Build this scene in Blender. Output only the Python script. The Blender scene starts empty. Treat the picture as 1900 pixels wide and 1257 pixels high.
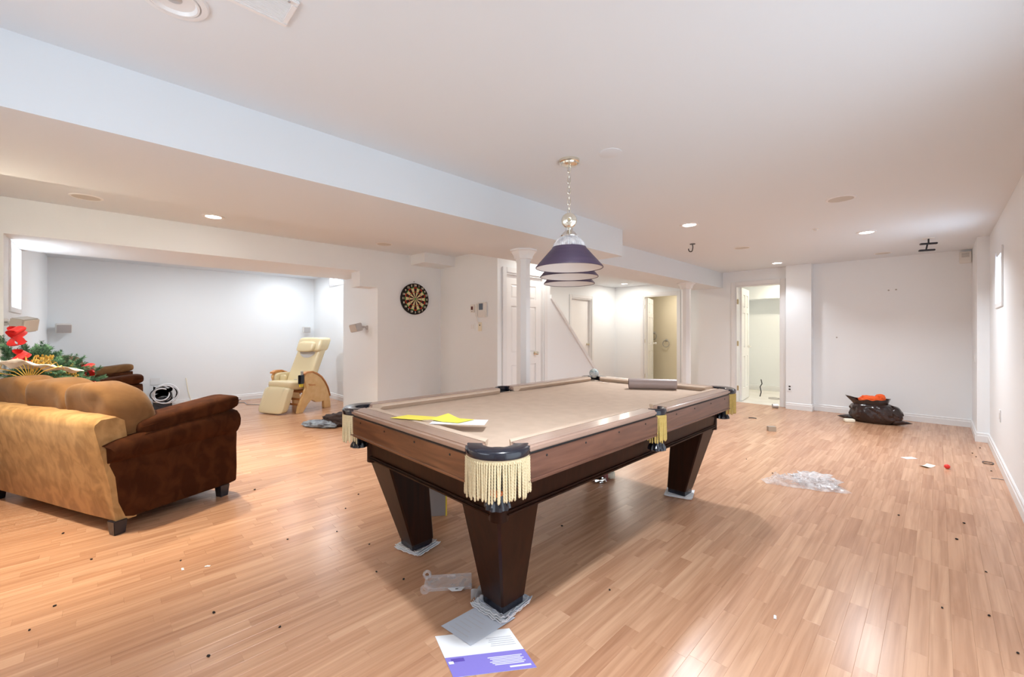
import bpy, bmesh, math, random
from mathutils import Vector, Matrix, noise as mnoise
PI = math.pi
random.seed(7)
scene = bpy.context.scene
COL = scene.collection

# ------------------------------------------------------------------ camera
cam_d = bpy.data.cameras.new('camera'); cam = bpy.data.objects.new('camera', cam_d); COL.objects.link(cam)
FPX, HOR, CAMH, YAW = 775.0, 617.0, 1.25, math.radians(45.55)
cam_d.sensor_width = 36.0; cam_d.lens = 36.0 * FPX / 1900.0
cam_d.shift_y = -(628.5 - HOR) / 1900.0
cam_d.clip_start = 0.05
cam.location = (0, 0, CAMH); cam.rotation_euler = (PI / 2, 0, YAW)
scene.camera = cam
# ------------------------------------------------------------------ world and exposure
w = bpy.data.worlds.new('sky'); scene.world = w; w.use_nodes = True
bg = w.node_tree.nodes['Background']; bg.inputs[0].default_value = (0.80, 0.90, 1.0, 1); bg.inputs[1].default_value = 1.3
vs = scene.view_settings
vs.view_transform = 'Standard'; vs.look = 'None'; vs.gamma = 1.0; vs.use_curve_mapping = False
vs.exposure = 0.93
scene.cycles.use_denoising = True
scene.cycles.diffuse_bounces = 5
scene.cycles.max_bounces = 9
scene.cycles.use_adaptive_sampling = True
scene.cycles.adaptive_threshold = 0.05
scene.cycles.adaptive_min_samples = 16
scene.cycles.transparent_max_bounces = 16

def area(name, loc, size, power, color, rot=(0, 0, 0), shape='RECTANGLE', spread=PI):
    d = bpy.data.lights.new(name, 'AREA'); d.shape = shape; d.size = size[0]
    if shape in ('RECTANGLE', 'ELLIPSE'): d.size_y = size[1]
    d.energy = power; d.color = color; d.spread = spread
    o = bpy.data.objects.new(name, d); COL.objects.link(o); o.location = loc; o.rotation_euler = rot
    return o
DAY = (0.86, 0.93, 1.0)
HALL = (1.0, 0.93, 0.82)
WARM = (1.0, 0.86, 0.64)
NEUT = (0.90, 0.95, 1.0)
# daylight in the window openings (outside the panes), plus two added fills
area('daylight_window_right_far', (0.52, 6.04, 1.76), (0.46, 0.52), 3.0, (0.62, 0.80, 1.0), (0, PI / 2, 0))
area('fill_light_right', (0.52, 1.5, 1.04), (1.90, 1.70), 3, DAY, (0, PI / 2, 0))  # added fill through a made-up patio opening, out of frame
area('fill_light_front', (-1.2, -0.86, 1.72), (1.1, 0.62), 5, DAY, (PI / 2, 0, 0))  # added fill through a made-up window behind the camera
area('daylight_window_alcove', (-5.845, -0.68, 1.755), (0.55, 0.52), 3, DAY, (PI / 2, 0, 0))
area('daylight_window_alcove_end', (-7.65, 3.23, 2.235), (0.9, 0.13), 4, DAY, (-PI / 2, 0, 0))

# ------------------------------------------------------------------ materials
MATS = {}
def nmat(name):
    m = bpy.data.materials.new(name); m.use_nodes = True; MATS[name] = m
    nt = m.node_tree; b = nt.nodes['Principled BSDF']
    return m, nt, b
def rgb(c): return (c[0], c[1], c[2], 1.0)
def mat(name, col, rough=0.5, metal=0.0, col2=None, nscale=(8, 8, 8), detail=4.0, lo=0.35, hi=0.65, bump=None, spec=None,
        coat=0.0, sheen=0.0, trans=0.0, emit=None, alpha=1.0, coords='Object', dist=0.0):
    m, nt, b = nmat(name)
    b.inputs['Base Color'].default_value = rgb(col); b.inputs['Roughness'].default_value = rough; b.inputs['Metallic'].default_value = metal
    if spec is not None: b.inputs['Specular IOR Level'].default_value = spec
    if coat: b.inputs['Coat Weight'].default_value = coat; b.inputs['Coat Roughness'].default_value = 0.12
    if sheen: b.inputs['Sheen Weight'].default_value = sheen; b.inputs['Sheen Roughness'].default_value = 0.4
    if trans: b.inputs['Transmission Weight'].default_value = trans
    if alpha < 1: b.inputs['Alpha'].default_value = alpha
    if emit: b.inputs['Emission Color'].default_value = rgb(emit[0]); b.inputs['Emission Strength'].default_value = emit[1]
    tc = nt.nodes.new('ShaderNodeTexCoord')
    if col2 is not None:
        mp = nt.nodes.new('ShaderNodeMapping'); mp.inputs['Scale'].default_value = nscale
        nz = nt.nodes.new('ShaderNodeTexNoise'); nz.inputs['Scale'].default_value = 1.0; nz.inputs['Detail'].default_value = detail
        nz.inputs['Distortion'].default_value = dist
        cr = nt.nodes.new('ShaderNodeValToRGB')
        cr.color_ramp.elements[0].position = lo; cr.color_ramp.elements[0].color = rgb(col)
        cr.color_ramp.elements[1].position = hi; cr.color_ramp.elements[1].color = rgb(col2)
        nt.links.new(tc.outputs[coords], mp.inputs[0]); nt.links.new(mp.outputs[0], nz.inputs[0])
        nt.links.new(nz.outputs[0], cr.inputs[0]); nt.links.new(cr.outputs[0], b.inputs['Base Color'])
    if bump:
        nb = nt.nodes.new('ShaderNodeTexNoise'); nb.inputs['Scale'].default_value = bump[0]; nb.inputs['Detail'].default_value = 3
        bp = nt.nodes.new('ShaderNodeBump'); bp.inputs['Strength'].default_value = bump[1]; bp.inputs['Distance'].default_value = bump[2] if len(bump) > 2 else 0.002
        nt.links.new(tc.outputs[coords], nb.inputs[0]); nt.links.new(nb.outputs[0], bp.inputs['Height']); nt.links.new(bp.outputs[0], b.inputs['Normal'])
    return m

mat('wall_paint', (0.855, 0.89, 0.915), 0.55, bump=(160, 0.05, 0.001))
mat('ceiling_paint', (0.75, 0.80, 0.845), 0.7, bump=(140, 0.05, 0.001))
mat('trim_paint', (0.82, 0.83, 0.84), 0.35)
mat('door_paint', (0.87, 0.87, 0.87), 0.3)
mat('cream_paint', (0.74, 0.66, 0.50), 0.55)
mat('tile_white', (0.82, 0.80, 0.76), 0.25, col2=(0.76, 0.73, 0.68), nscale=(5, 5, 5))
mat('stair_carpet', (0.62, 0.55, 0.46), 0.9, bump=(300, 0.3))
mat('subfloor', (0.22, 0.12, 0.06), 0.8)

def floor_material():
    m, nt, b = nmat('laminate')
    N, L = nt.nodes, nt.links
    at = N.new('ShaderNodeAttribute'); at.attribute_name = 'tone'
    geo = N.new('ShaderNodeNewGeometry')
    off = N.new('ShaderNodeVectorMath'); off.operation = 'MULTIPLY'; off.inputs[1].default_value = (7.3, 31.7, 3.1)
    add = N.new('ShaderNodeVectorMath'); add.operation = 'ADD'
    comb = N.new('ShaderNodeCombineXYZ')
    for i in range(3): L.new(at.outputs['Fac'], comb.inputs[i])
    L.new(comb.outputs[0], off.inputs[0]); L.new(geo.outputs['Position'], add.inputs[0]); L.new(off.outputs[0], add.inputs[1])
    mp = N.new('ShaderNodeMapping'); mp.inputs['Scale'].default_value = (46, 1.6, 1); L.new(add.outputs[0], mp.inputs[0])
    nz = N.new('ShaderNodeTexNoise'); nz.inputs['Scale'].default_value = 1.0; nz.inputs['Detail'].default_value = 6; nz.inputs['Distortion'].default_value = 0.25
    L.new(mp.outputs[0], nz.inputs[0])
    mp2 = N.new('ShaderNodeMapping'); mp2.inputs['Scale'].default_value = (14, 1.0, 1); L.new(add.outputs[0], mp2.inputs[0])
    nz2 = N.new('ShaderNodeTexNoise'); nz2.inputs['Scale'].default_value = 1.0; nz2.inputs['Detail'].default_value = 3; nz2.inputs['Distortion'].default_value = 1.3
    L.new(mp2.outputs[0], nz2.inputs[0])
    r1 = N.new('ShaderNodeValToRGB')
    e = r1.color_ramp.elements
    e[0].position = 0.0; e[0].color = (0.52, 0.285, 0.172, 1)
    e[1].position = 1.0; e[1].color = (0.66, 0.40, 0.252, 1)
    x = r1.color_ramp.elements.new(0.5); x.color = (0.59, 0.34, 0.208, 1)
    L.new(at.outputs['Fac'], r1.inputs[0])
    g = N.new('ShaderNodeValToRGB'); g.color_ramp.elements[0].position = 0.3; g.color_ramp.elements[0].color = (0.72, 0.66, 0.62, 1)
    g.color_ramp.elements[1].position = 0.62; g.color_ramp.elements[1].color = (1, 1, 1, 1)
    L.new(nz.outputs[0], g.inputs[0])
    g2 = N.new('ShaderNodeValToRGB'); g2.color_ramp.elements[0].position = 0.36; g2.color_ramp.elements[0].color = (0.84, 0.78, 0.74, 1)
    g2.color_ramp.elements[1].position = 0.6; g2.color_ramp.elements[1].color = (1, 1, 1, 1)
    L.new(nz2.outputs[0], g2.inputs[0])
    mx = N.new('ShaderNodeMixRGB'); mx.blend_type = 'MULTIPLY'; mx.inputs[0].default_value = 0.75
    L.new(r1.outputs[0], mx.inputs[1]); L.new(g.outputs[0], mx.inputs[2])
    mx2 = N.new('ShaderNodeMixRGB'); mx2.blend_type = 'MULTIPLY'; mx2.inputs[0].default_value = 0.8
    L.new(mx.outputs[0], mx2.inputs[1]); L.new(g2.outputs[0], mx2.inputs[2])
    L.new(mx2.outputs[0], b.inputs['Base Color'])
    b.inputs['Roughness'].default_value = 0.26
    b.inputs['Specular IOR Level'].default_value = 0.42
    nb = N.new('ShaderNodeTexNoise'); nb.inputs['Scale'].default_value = 4.0; nb.inputs['Detail'].default_value = 2
    bp = N.new('ShaderNodeBump'); bp.inputs['Strength'].default_value = 0.05; bp.inputs['Distance'].default_value = 0.01
    L.new(geo.outputs['Position'], nb.inputs[0]); L.new(nb.outputs[0], bp.inputs['Height']); L.new(bp.outputs[0], b.inputs['Normal'])
    return m
floor_material()

def pane_material():
    m, nt, b = nmat('window_glass'); N, L = nt.nodes, nt.links
    tr = N.new('ShaderNodeBsdfTransparent'); gl = N.new('ShaderNodeBsdfGlossy'); gl.inputs['Roughness'].default_value = 0.02
    mx = N.new('ShaderNodeMixShader'); mx.inputs[0].default_value = 0.05
    L.new(tr.outputs[0], mx.inputs[1]); L.new(gl.outputs[0], mx.inputs[2]); L.new(mx.outputs[0], N['Material Output'].inputs[0])
def clear_plastic(name, tint, fac, rough=0.15):
    m, nt, b = nmat(name); N, L = nt.nodes, nt.links
    tr = N.new('ShaderNodeBsdfTransparent'); tr.inputs[0].default_value = rgb(tint)
    b.inputs['Base Color'].default_value = (0.9, 0.9, 0.92, 1); b.inputs['Roughness'].default_value = rough
    nz = N.new('ShaderNodeTexNoise'); nz.inputs['Scale'].default_value = 25; nz.inputs['Detail'].default_value = 4
    mr = N.new('ShaderNodeMapRange'); mr.inputs[1].default_value = 0.35; mr.inputs[2].default_value = 0.7; mr.inputs[3].default_value = fac * 0.6; mr.inputs[4].default_value = min(1, fac * 1.5)
    tc = N.new('ShaderNodeTexCoord'); L.new(tc.outputs['Object'], nz.inputs[0]); L.new(nz.outputs[0], mr.inputs[0])
    mx = N.new('ShaderNodeMixShader'); L.new(mr.outputs[0], mx.inputs[0])
    L.new(tr.outputs[0], mx.inputs[1]); L.new(b.outputs[0], mx.inputs[2]); L.new(mx.outputs[0], N['Material Output'].inputs[0])
pane_material()
clear_plastic('clear_film', (0.99, 0.99, 0.99), 0.33, 0.2)
clear_plastic('clear_acrylic', (0.99, 0.99, 1.0), 0.22, 0.08)
clear_plastic('ribbed_glass', (0.90, 0.91, 0.94), 0.45, 0.1)

mat('bulb_on', (1, 1, 1), 0.5, emit=((1.0, 0.96, 0.88), 9.0))
mat('lamp_baffle', (0.80, 0.80, 0.80), 0.4)
mat('grille', (0.62, 0.60, 0.56), 0.7, bump=(900, 0.5))
mat('wood_side', (0.095, 0.038, 0.024), 0.32, col2=(0.19, 0.085, 0.055), nscale=(40, 2.2, 26), detail=6, dist=1.2, lo=0.3, hi=0.7, coat=0.25)  # pinker than the end wood; tint of the light put into the colour
mat('wood_end', (0.105, 0.038, 0.016), 0.32, col2=(0.22, 0.088, 0.038), nscale=(2.2, 40, 26), detail=6, dist=1.2, lo=0.3, hi=0.7, coat=0.25)
mat('rail_side', (0.34, 0.225, 0.175), 0.28, col2=(0.44, 0.30, 0.235), nscale=(40, 2.2, 26), detail=6, dist=1.0, lo=0.3, hi=0.7, coat=0.4)
mat('rail_end', (0.30, 0.195, 0.145), 0.28, col2=(0.40, 0.265, 0.20), nscale=(2.2, 40, 26), detail=6, dist=1.0, lo=0.3, hi=0.7, coat=0.4)
mat('dark_wood', (0.013, 0.0035, 0.0015), 0.36, col2=(0.030, 0.008, 0.0035), nscale=(30, 30, 3), detail=5, dist=0.8, lo=0.3, hi=0.75, spec=0.16)
mat('felt', (0.55, 0.425, 0.33), 0.92, col2=(0.59, 0.46, 0.36), nscale=(14, 14, 14), bump=(700, 0.15), spec=0.2)
mat('black_plastic', (0.012, 0.013, 0.022), 0.22, coat=0.2)
mat('black_rubber', (0.006, 0.006, 0.008), 0.5)
mat('rope_cream', (0.72, 0.63, 0.42), 0.85, col2=(0.64, 0.53, 0.32), nscale=(200, 200, 200))
mat('rope_gold', (0.62, 0.46, 0.16), 0.85, col2=(0.50, 0.36, 0.10), nscale=(200, 200, 200))
mat('brass', (0.80, 0.76, 0.65), 0.18, 1.0)
mat('brass_dull', (0.60, 0.50, 0.30), 0.35, 1.0)
mat('chrome', (0.80, 0.80, 0.80), 0.15, 1.0)
mat('steel_dark', (0.045, 0.045, 0.05), 0.3, 0.8)
mat('shade_navy', (0.050, 0.032, 0.065), 0.45, col2=(0.075, 0.05, 0.09), nscale=(3, 3, 40))
mat('shade_inner', (0.80, 0.78, 0.78), 0.5)
mat('suede_lit', (0.34, 0.195, 0.078), 0.9, col2=(0.49, 0.295, 0.125), nscale=(13, 13, 9), detail=6, dist=0.6, lo=0.38, hi=0.62, sheen=0.12, spec=0.15, bump=(260, 0.15))  # one brown suede; lamp light on the back put into the colour
mat('suede_cushion', (0.165, 0.082, 0.032), 0.9, col2=(0.23, 0.118, 0.048), nscale=(5, 5, 5), detail=4, dist=1.0, lo=0.38, hi=0.62, sheen=0.12, spec=0.15, bump=(260, 0.12))  # same suede, tone between the lit back and shaded arms
mat('suede_shaded', (0.042, 0.012, 0.004), 0.9, col2=(0.068, 0.021, 0.007), nscale=(13, 13, 9), detail=6, dist=0.6, lo=0.40, hi=0.62, spec=0.1, bump=(260, 0.15))  # same suede darkened, shade on the arms put into the colour
mat('leather_cream', (0.76, 0.64, 0.40), 0.27, bump=(120, 0.12))
mat('crescent_grey', (0.55, 0.53, 0.52), 0.4, bump=(120, 0.12))
mat('maple', (0.75, 0.47, 0.20), 0.35, col2=(0.82, 0.55, 0.26), nscale=(3, 12, 12))
mat('oak_orange', (0.62, 0.27, 0.09), 0.35)
mat('white_plastic', (0.80, 0.79, 0.76), 0.4)
mat('grey_plastic', (0.42, 0.40, 0.37), 0.4, 0.2)
mat('speaker_face', (0.60, 0.55, 0.50), 0.7, bump=(800, 0.4))
mat('silver_plastic', (0.55, 0.55, 0.56), 0.3, 0.5)
mat('lcd', (0.12, 0.16, 0.22), 0.15)
mat('dark_red', (0.10, 0.02, 0.015), 0.3)
mat('board_black', (0.010, 0.007, 0.007), 0.8)
mat('board_cream', (0.70, 0.60, 0.34), 0.85)
mat('board_maroon', (0.030, 0.006, 0.006), 0.85)
mat('board_red', (0.65, 0.06, 0.02), 0.8)
mat('board_green', (0.08, 0.30, 0.06), 0.8)
mat('print_cream', (0.80, 0.74, 0.58), 0.7)
mat('paper_white', (0.82, 0.83, 0.86), 0.7)
mat('paper_grey', (0.52, 0.55, 0.62), 0.7)
mat('paper_yellow', (0.86, 0.76, 0.10), 0.7)
mat('ink_purple', (0.24, 0.20, 0.62), 0.6)
mat('ink_violet', (0.12, 0.08, 0.42), 0.6)
mat('ink_light', (0.72, 0.72, 0.88), 0.6)
mat('ink_grey', (0.50, 0.50, 0.54), 0.6)
mat('card_cream', (0.86, 0.82, 0.68), 0.6)
mat('tube_vinyl', (0.34, 0.265, 0.245), 0.35)
mat('tube_inside', (0.16, 0.12, 0.12), 0.7)
mat('bag_black', (0.014, 0.008, 0.008), 0.20, col2=(0.035, 0.013, 0.009), nscale=(6, 6, 6), coat=0.2)
mat('cloth_orange', (0.85, 0.12, 0.02), 0.85)
mat('cloth_dark', (0.035, 0.018, 0.016), 0.85)
mat('denim', (0.30, 0.36, 0.44), 0.85, col2=(0.12, 0.13, 0.16), nscale=(14, 14, 14))
mat('cloth_white', (0.82, 0.80, 0.74), 0.85, bump=(200, 0.3))
mat('fir', (0.05, 0.16, 0.085), 0.7, col2=(0.14, 0.30, 0.17), nscale=(20, 20, 20))
mat('trunk', (0.08, 0.05, 0.03), 0.8)
mat('gold', (0.72, 0.50, 0.12), 0.3, 0.6)
mat('gold_ball', (0.78, 0.70, 0.42), 0.25, 0.3)
mat('ribbon_red', (0.75, 0.03, 0.03), 0.5)
mat('ball_orange', (0.85, 0.20, 0.03), 0.12, coat=0.5)
mat('ball_red', (0.80, 0.04, 0.03), 0.3)
mat('ball_teal', (0.20, 0.28, 0.30), 0.12, col2=(0.52, 0.56, 0.54), nscale=(40, 40, 40), coat=0.5)
mat('crumb', (0.015, 0.010, 0.008), 0.9)
mat('cardboard', (0.42, 0.34, 0.26), 0.8)
mat('carton_yellow', (0.80, 0.62, 0.05), 0.6)
mat('carton_grey', (0.30, 0.28, 0.28), 0.6)
mat('bottle_maroon', (0.22, 0.05, 0.05), 0.4)
mat('cable_black', (0.012, 0.012, 0.016), 0.4)
mat('cable_grey', (0.40, 0.38, 0.38), 0.5)
mat('magazine', (0.70, 0.68, 0.66), 0.4, col2=(0.30, 0.20, 0.26), nscale=(30, 30, 30), lo=0.5, hi=0.7)

# ------------------------------------------------------------------ mesh helpers
class MB:
    def __init__(s): s.v = []; s.f = []
    def add(s, vs, fs):
        o = len(s.v); s.v += [tuple(p) for p in vs]; s.f += [tuple(i + o for i in f) for f in fs]; return s
    def box(s, x0, x1, y0, y1, z0, z1):
        v = [(x0, y0, z0), (x1, y0, z0), (x1, y1, z0), (x0, y1, z0), (x0, y0, z1), (x1, y0, z1), (x1, y1, z1), (x0, y1, z1)]
        return s.add(v, [(3, 2, 1, 0), (4, 5, 6, 7), (0, 1, 5, 4), (1, 2, 6, 5), (2, 3, 7, 6), (3, 0, 4, 7)])
    def hexa(s, bot, top):
        return s.add(list(bot) + list(top), [(3, 2, 1, 0), (4, 5, 6, 7), (0, 1, 5, 4), (1, 2, 6, 5), (2, 3, 7, 6), (3, 0, 4, 7)])
    def prism(s, poly, axis, a0, a1):
        def P(p, a):
            return (a, p[0], p[1]) if axis == 'x' else (p[0], a, p[1]) if axis == 'y' else (p[0], p[1], a)
        n = len(poly)
        v = [P(p, a0) for p in poly] + [P(p, a1) for p in poly]
        f = [tuple(range(n))[::-1], tuple(range(n, 2 * n))] + [(i, (i + 1) % n, n + (i + 1) % n, n + i) for i in range(n)]
        return s.add(v, f)
    def lathe(s, prof, n=24, c=(0, 0, 0), a0=0.0, a1=2 * PI, mtx=None):
        full = abs(a1 - a0 - 2 * PI) < 1e-6; m = n if full else n + 1
        v = []
        for r, z in prof:
            for k in range(m):
                a = a0 + (a1 - a0) * k / n; v.append(Vector((r * math.cos(a), r * math.sin(a), z)))
        if mtx: v = [mtx @ p for p in v]
        v = [(p[0] + c[0], p[1] + c[1], p[2] + c[2]) for p in v]
        f = []
        for i in range(len(prof) - 1):
            for k in range(n):
                k2 = (k + 1) % m if full else k + 1
                f.append((i * m + k, i * m + k2, (i + 1) * m + k2, (i + 1) * m + k))
        return s.add(v, f)
    def tube(s, pts, r, n=8, closed=False):
        pts = [Vector(p) for p in pts]; N = len(pts); v = []; f = []
        up = None
        for i, p in enumerate(pts):
            if closed: t = pts[(i + 1) % N] - pts[i - 1]
            else: t = pts[min(i + 1, N - 1)] - pts[max(i - 1, 0)]
            t.normalize()
            if up is None:
                up = t.orthogonal().normalized()
            up = (up - t * up.dot(t)); up = up.normalized() if up.length > 1e-6 else t.orthogonal().normalized()
            b = t.cross(up); rr = r[i] if isinstance(r, (list, tuple)) else r
            for k in range(n):
                a = 2 * PI * k / n; v.append(p + up * (rr * math.cos(a)) + b * (rr * math.sin(a)))
        for i in range(N if closed else N - 1):
            j = (i + 1) % N
            for k in range(n): f.append((i * n + k, i * n + (k + 1) % n, j * n + (k + 1) % n, j * n + k))
        if not closed: f += [tuple(range(n))[::-1], tuple(range((N - 1) * n, N * n))]
        return s.add(v, f)
    def sell(s, c, r, e1=0.5, e2=0.5, nu=28, nv=16, fn=None):
        sp = lambda x, e: math.copysign(abs(x) ** e, x)
        v = []; f = []
        for i in range(nv + 1):
            ph = -PI / 2 + PI * i / nv
            for k in range(nu):
                th = 2 * PI * k / nu
                p = Vector((sp(math.cos(ph), e1) * sp(math.cos(th), e2) * r[0], sp(math.cos(ph), e1) * sp(math.sin(th), e2) * r[1], sp(math.sin(ph), e1) * r[2]))
                if fn: p = fn(p)
                v.append(p + Vector(c))
        for i in range(nv):
            for k in range(nu): f.append((i * nu + k, i * nu + (k + 1) % nu, (i + 1) * nu + (k + 1) % nu, (i + 1) * nu + k))
        return s.add(v, f)
    def sheet(s, fn, nu, nv, th=0.0):
        v = []; f = []
        for j in range(nv + 1):
            for i in range(nu + 1): v.append(fn(i / nu, j / nv))
        m = nu + 1
        for j in range(nv):
            for i in range(nu): f.append((j * m + i, j * m + i + 1, (j + 1) * m + i + 1, (j + 1) * m + i))
        if th > 0:
            n0 = len(v); v = v + [(p[0], p[1], p[2] - th) for p in v]
            f += [tuple(q + n0 for q in reversed(g)) for g in f]
            bd = [i for i in range(nu)] ; 
            edge = [j for j in range(m)] + [(j + 1) * m + nu for j in range(nv)] + [nv * m + nu - 1 - i for i in range(nu)] + [(nv - 1 - j) * m for j in range(nv)]
            for q in range(len(edge) - 1): a, b_ = edge[q], edge[q + 1]; f.append((b_, a, a + n0, b_ + n0))
        return s.add(v, f)
    def build(s, name, material, parent=None, bevel=0.0, seg=2, smooth=35, loc=None, rot=None, recalc=True):
        me = bpy.data.meshes.new(name); me.from_pydata([tuple(p) for p in s.v], [], s.f)
        bm = bmesh.new(); bm.from_mesh(me)
        bmesh.ops.remove_doubles(bm, verts=bm.verts, dist=1e-6)
        if recalc: bmesh.ops.recalc_face_normals(bm, faces=bm.faces)
        if bevel > 0:
            es = [e for e in bm.edges if len(e.link_faces) == 2 and e.calc_face_angle(0) > math.radians(28)]
            bmesh.ops.bevel(bm, geom=es, offset=bevel, segments=seg, affect='EDGES', clamp_overlap=True)
        bm.to_mesh(me); bm.free()
        if smooth:
            me.polygons.foreach_set('use_smooth', [True] * len(me.polygons)); me.set_sharp_from_angle(angle=math.radians(smooth))
        me.materials.append(MATS[material]); me.update()
        return link(name, me, parent, loc, rot)
def link(name, me, parent=None, loc=None, rot=None):
    o = bpy.data.objects.new(name, me); COL.objects.link(o)
    if parent: o.parent = parent
    if loc: o.location = loc
    if rot: o.rotation_euler = rot
    return o
def thing(name, label, cat, loc=(0, 0, 0), rz=0.0, group=None):
    o = bpy.data.objects.new(name, None); COL.objects.link(o); o.location = loc; o.rotation_euler = (0, 0, rz); o.empty_display_size = 0.1
    return tag(o, label, cat, group)
def tag(o, label, cat, group=None):
    o['label'] = label; o['category'] = cat
    if group: o['group'] = group
    return o
def struct(o, label=None):
    o['kind'] = 'structure'
    if label: o['label'] = label
    return o
def B(*a): return MB().box(*a)
def lerp(a, b, t): return a + (b - a) * t
def nz3(x, y, z): return mnoise.noise(Vector((x, y, z)))

# ================================================================== STRUCTURE
CEIL = 2.34
# ---- floor: slab, then planks
fl = struct(MB().box(-9.2, 0.6, -0.95, 8.15, -0.12, -0.006).box(-5.7, -3.2, 8.15, 9.02, -0.12, -0.006).build('floor', 'subfloor', smooth=0), 'reddish tan laminate strip floor of the basement room')
A_ = YAW; FX, FY = -math.sin(A_), math.cos(A_); RX, RY = math.cos(A_), math.sin(A_)
def seen(x, y):
    d = x * FX + y * FY; s_ = x * RX + y * RY
    if d < 0.25: return None
    return (950 + FPX * s_ / d, HOR + CAMH * FPX / d)
def make_planks():
    W = 0.065; rng = random.Random(3)
    planks = []
    x = -9.06; row = 0
    while x < 0.45:
        y = -0.9 - rng.random() * 0.4
        ym = 8.98 if x < -3.22 else 8.15
        while y < ym:
            ln = rng.choice((0.28, 0.34, 0.4, 0.46, 0.55)) * (0.9 + 0.2 * rng.random())
            y0, y1 = max(y, -0.9), min(y + ln, ym)
            if y1 - y0 > 0.02: planks.append((x, x + W, y0, y1, min(1, max(0, rng.gauss(0.5, 0.22)))))
            y += ln
        x += W; row += 1
    sc = []
    for i, p in enumerate(planks):
        q = [seen(px, py) for px, py in ((p[0], p[2]), (p[1], p[2]), (p[1], p[3]), (p[0], p[3]))]
        if None in q: sc.append((0, i)); continue
        cx = sum(a[0] for a in q) / 4; cy = sum(a[1] for a in q) / 4
        ar = abs(sum(q[k][0] * q[(k + 1) % 4][1] - q[(k + 1) % 4][0] * q[k][1] for k in range(4))) / 2
        inside = -10 < cx < 1910 and cy < 1262
        under = (cx < 420 and cy < 930) or (880 < cx < 990 and 1000 < cy < 1140)
        sc.append((ar if inside and not under else 0, i))
    sc.sort(reverse=True)
    top = set(i for a, i in sc[:300])
    G = 0.0001; C = 0.0004; Z0 = -0.006
    def geo(p, o=(0, 0)):
        x0, x1, y0, y1 = p[0] + G - o[0], p[1] - G - o[0], p[2] + G - o[1], p[3] - G - o[1]
        v = [(x0, y0, Z0), (x1, y0, Z0), (x1, y1, Z0), (x0, y1, Z0), (x0, y0, -C), (x1, y0, -C), (x1, y1, -C), (x0, y1, -C),
             (x0 + C, y0 + C, 0), (x1 - C, y0 + C, 0), (x1 - C, y1 - C, 0), (x0 + C, y1 - C, 0)]
        f = [(0, 1, 5, 4), (1, 2, 6, 5), (2, 3, 7, 6), (3, 0, 4, 7), (4, 5, 9, 8), (5, 6, 10, 9), (6, 7, 11, 10), (7, 4, 8, 11), (8, 9, 10, 11)]
        return v, f
    def tone_attr(me, tones):
        a = me.attributes.new('tone', 'FLOAT', 'POINT'); a.data.foreach_set('value', tones)
    V, F, T = [], [], []
    for i, p in enumerate(planks):
        if i in top:
            o = ((p[0] + p[1]) / 2, (p[2] + p[3]) / 2); v, f = geo(p, o)
            me = bpy.data.meshes.new('plank'); me.from_pydata(v, [], f); tone_attr(me, [p[4]] * 12); me.materials.append(MATS['laminate'])
            link('plank', me, fl, (o[0], o[1], 0))
        else:
            v, f = geo(p); n = len(V); V += v; F += [tuple(k + n for k in q) for q in f]; T += [p[4]] * 12
    me = bpy.data.meshes.new('floor_planks'); me.from_pydata(V, [], F); tone_attr(me, T); me.materials.append(MATS['laminate'])
    o = link('floor_planks', me, fl); o['kind'] = 'stuff'
make_planks()
struct(B(-9.2, 0.6, -0.95, 11.0, CEIL, 2.46).build('ceiling', 'ceiling_paint', smooth=0), 'smooth white painted ceiling')
# ---- walls with openings
def wall_holes(name, axis, a0, a1, t0, t1, holes, material='wall_paint', label=None, z1=CEIL):
    """axis 'x': wall runs along x, thickness t0..t1 in y; holes (a,b,z0,z1)"""
    mb = MB()
    def bx(p, q, za, zb):
        if q - p < 1e-5 or zb - za < 1e-5: return
        mb.box(p, q, t0, t1, za, zb) if axis == 'x' else mb.box(t0, t1, p, q, za, zb)
    cur = a0
    for (p, q, za, zb) in sorted(holes):
        bx(cur, p, 0, z1); bx(p, q, 0, za); bx(p, q, zb, z1); cur = q
    bx(cur, a1, 0, z1)
    return struct(mb.build(name, material, smooth=0), label)
WR = 0.41
wall_holes('wall_right', 'y', -0.9, 7.15, WR, 0.55, [(0.6, 2.4, 0.05, 2.05), (5.78, 6.30, 1.53, 1.99)], label='long white right wall with a small high window')
struct(B(0.315, 0.55, 7.15, 8.30, 0, CEIL).build('wall_right_jog', 'wall_paint', smooth=0), 'short thicker end of the right wall by the far corner')
struct(B(-1.40, 0.315, 8.148, 8.30, 0, CEIL).build('wall_far', 'wall_paint', smooth=0), 'blank white far wall behind the trash bag')
struct(B(-1.745, -1.40, 8.0, 8.30, 0, CEIL).build('wall_far_pillar', 'wall_paint', smooth=0), 'white wall pillar right of the far doorway')
wall_holes('wall_far_doorway', 'x', -3.207, -1.745, 8.12, 8.25, [(-2.545, -1.84, 0, 2.08)], label='white wall around the lit far doorway')
struct(B(-3.207, -3.09, 8.25, 8.95, 0, CEIL).build('wall_hall_right', 'wall_paint', smooth=0))
wall_holes('wall_hall_end', 'x', -5.64, -3.09, 8.95, 9.07, [(-4.77, -3.97, 0, 2.085)], label='bright white hallway end wall with the washroom doorway')
wall_holes('wall_hall_left', 'y', 3.9, 8.95, -5.64, -5.52, [(7.20, 7.95, 0, 2.0)], label='cream stairwell wall seen above the stair slope')
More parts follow.
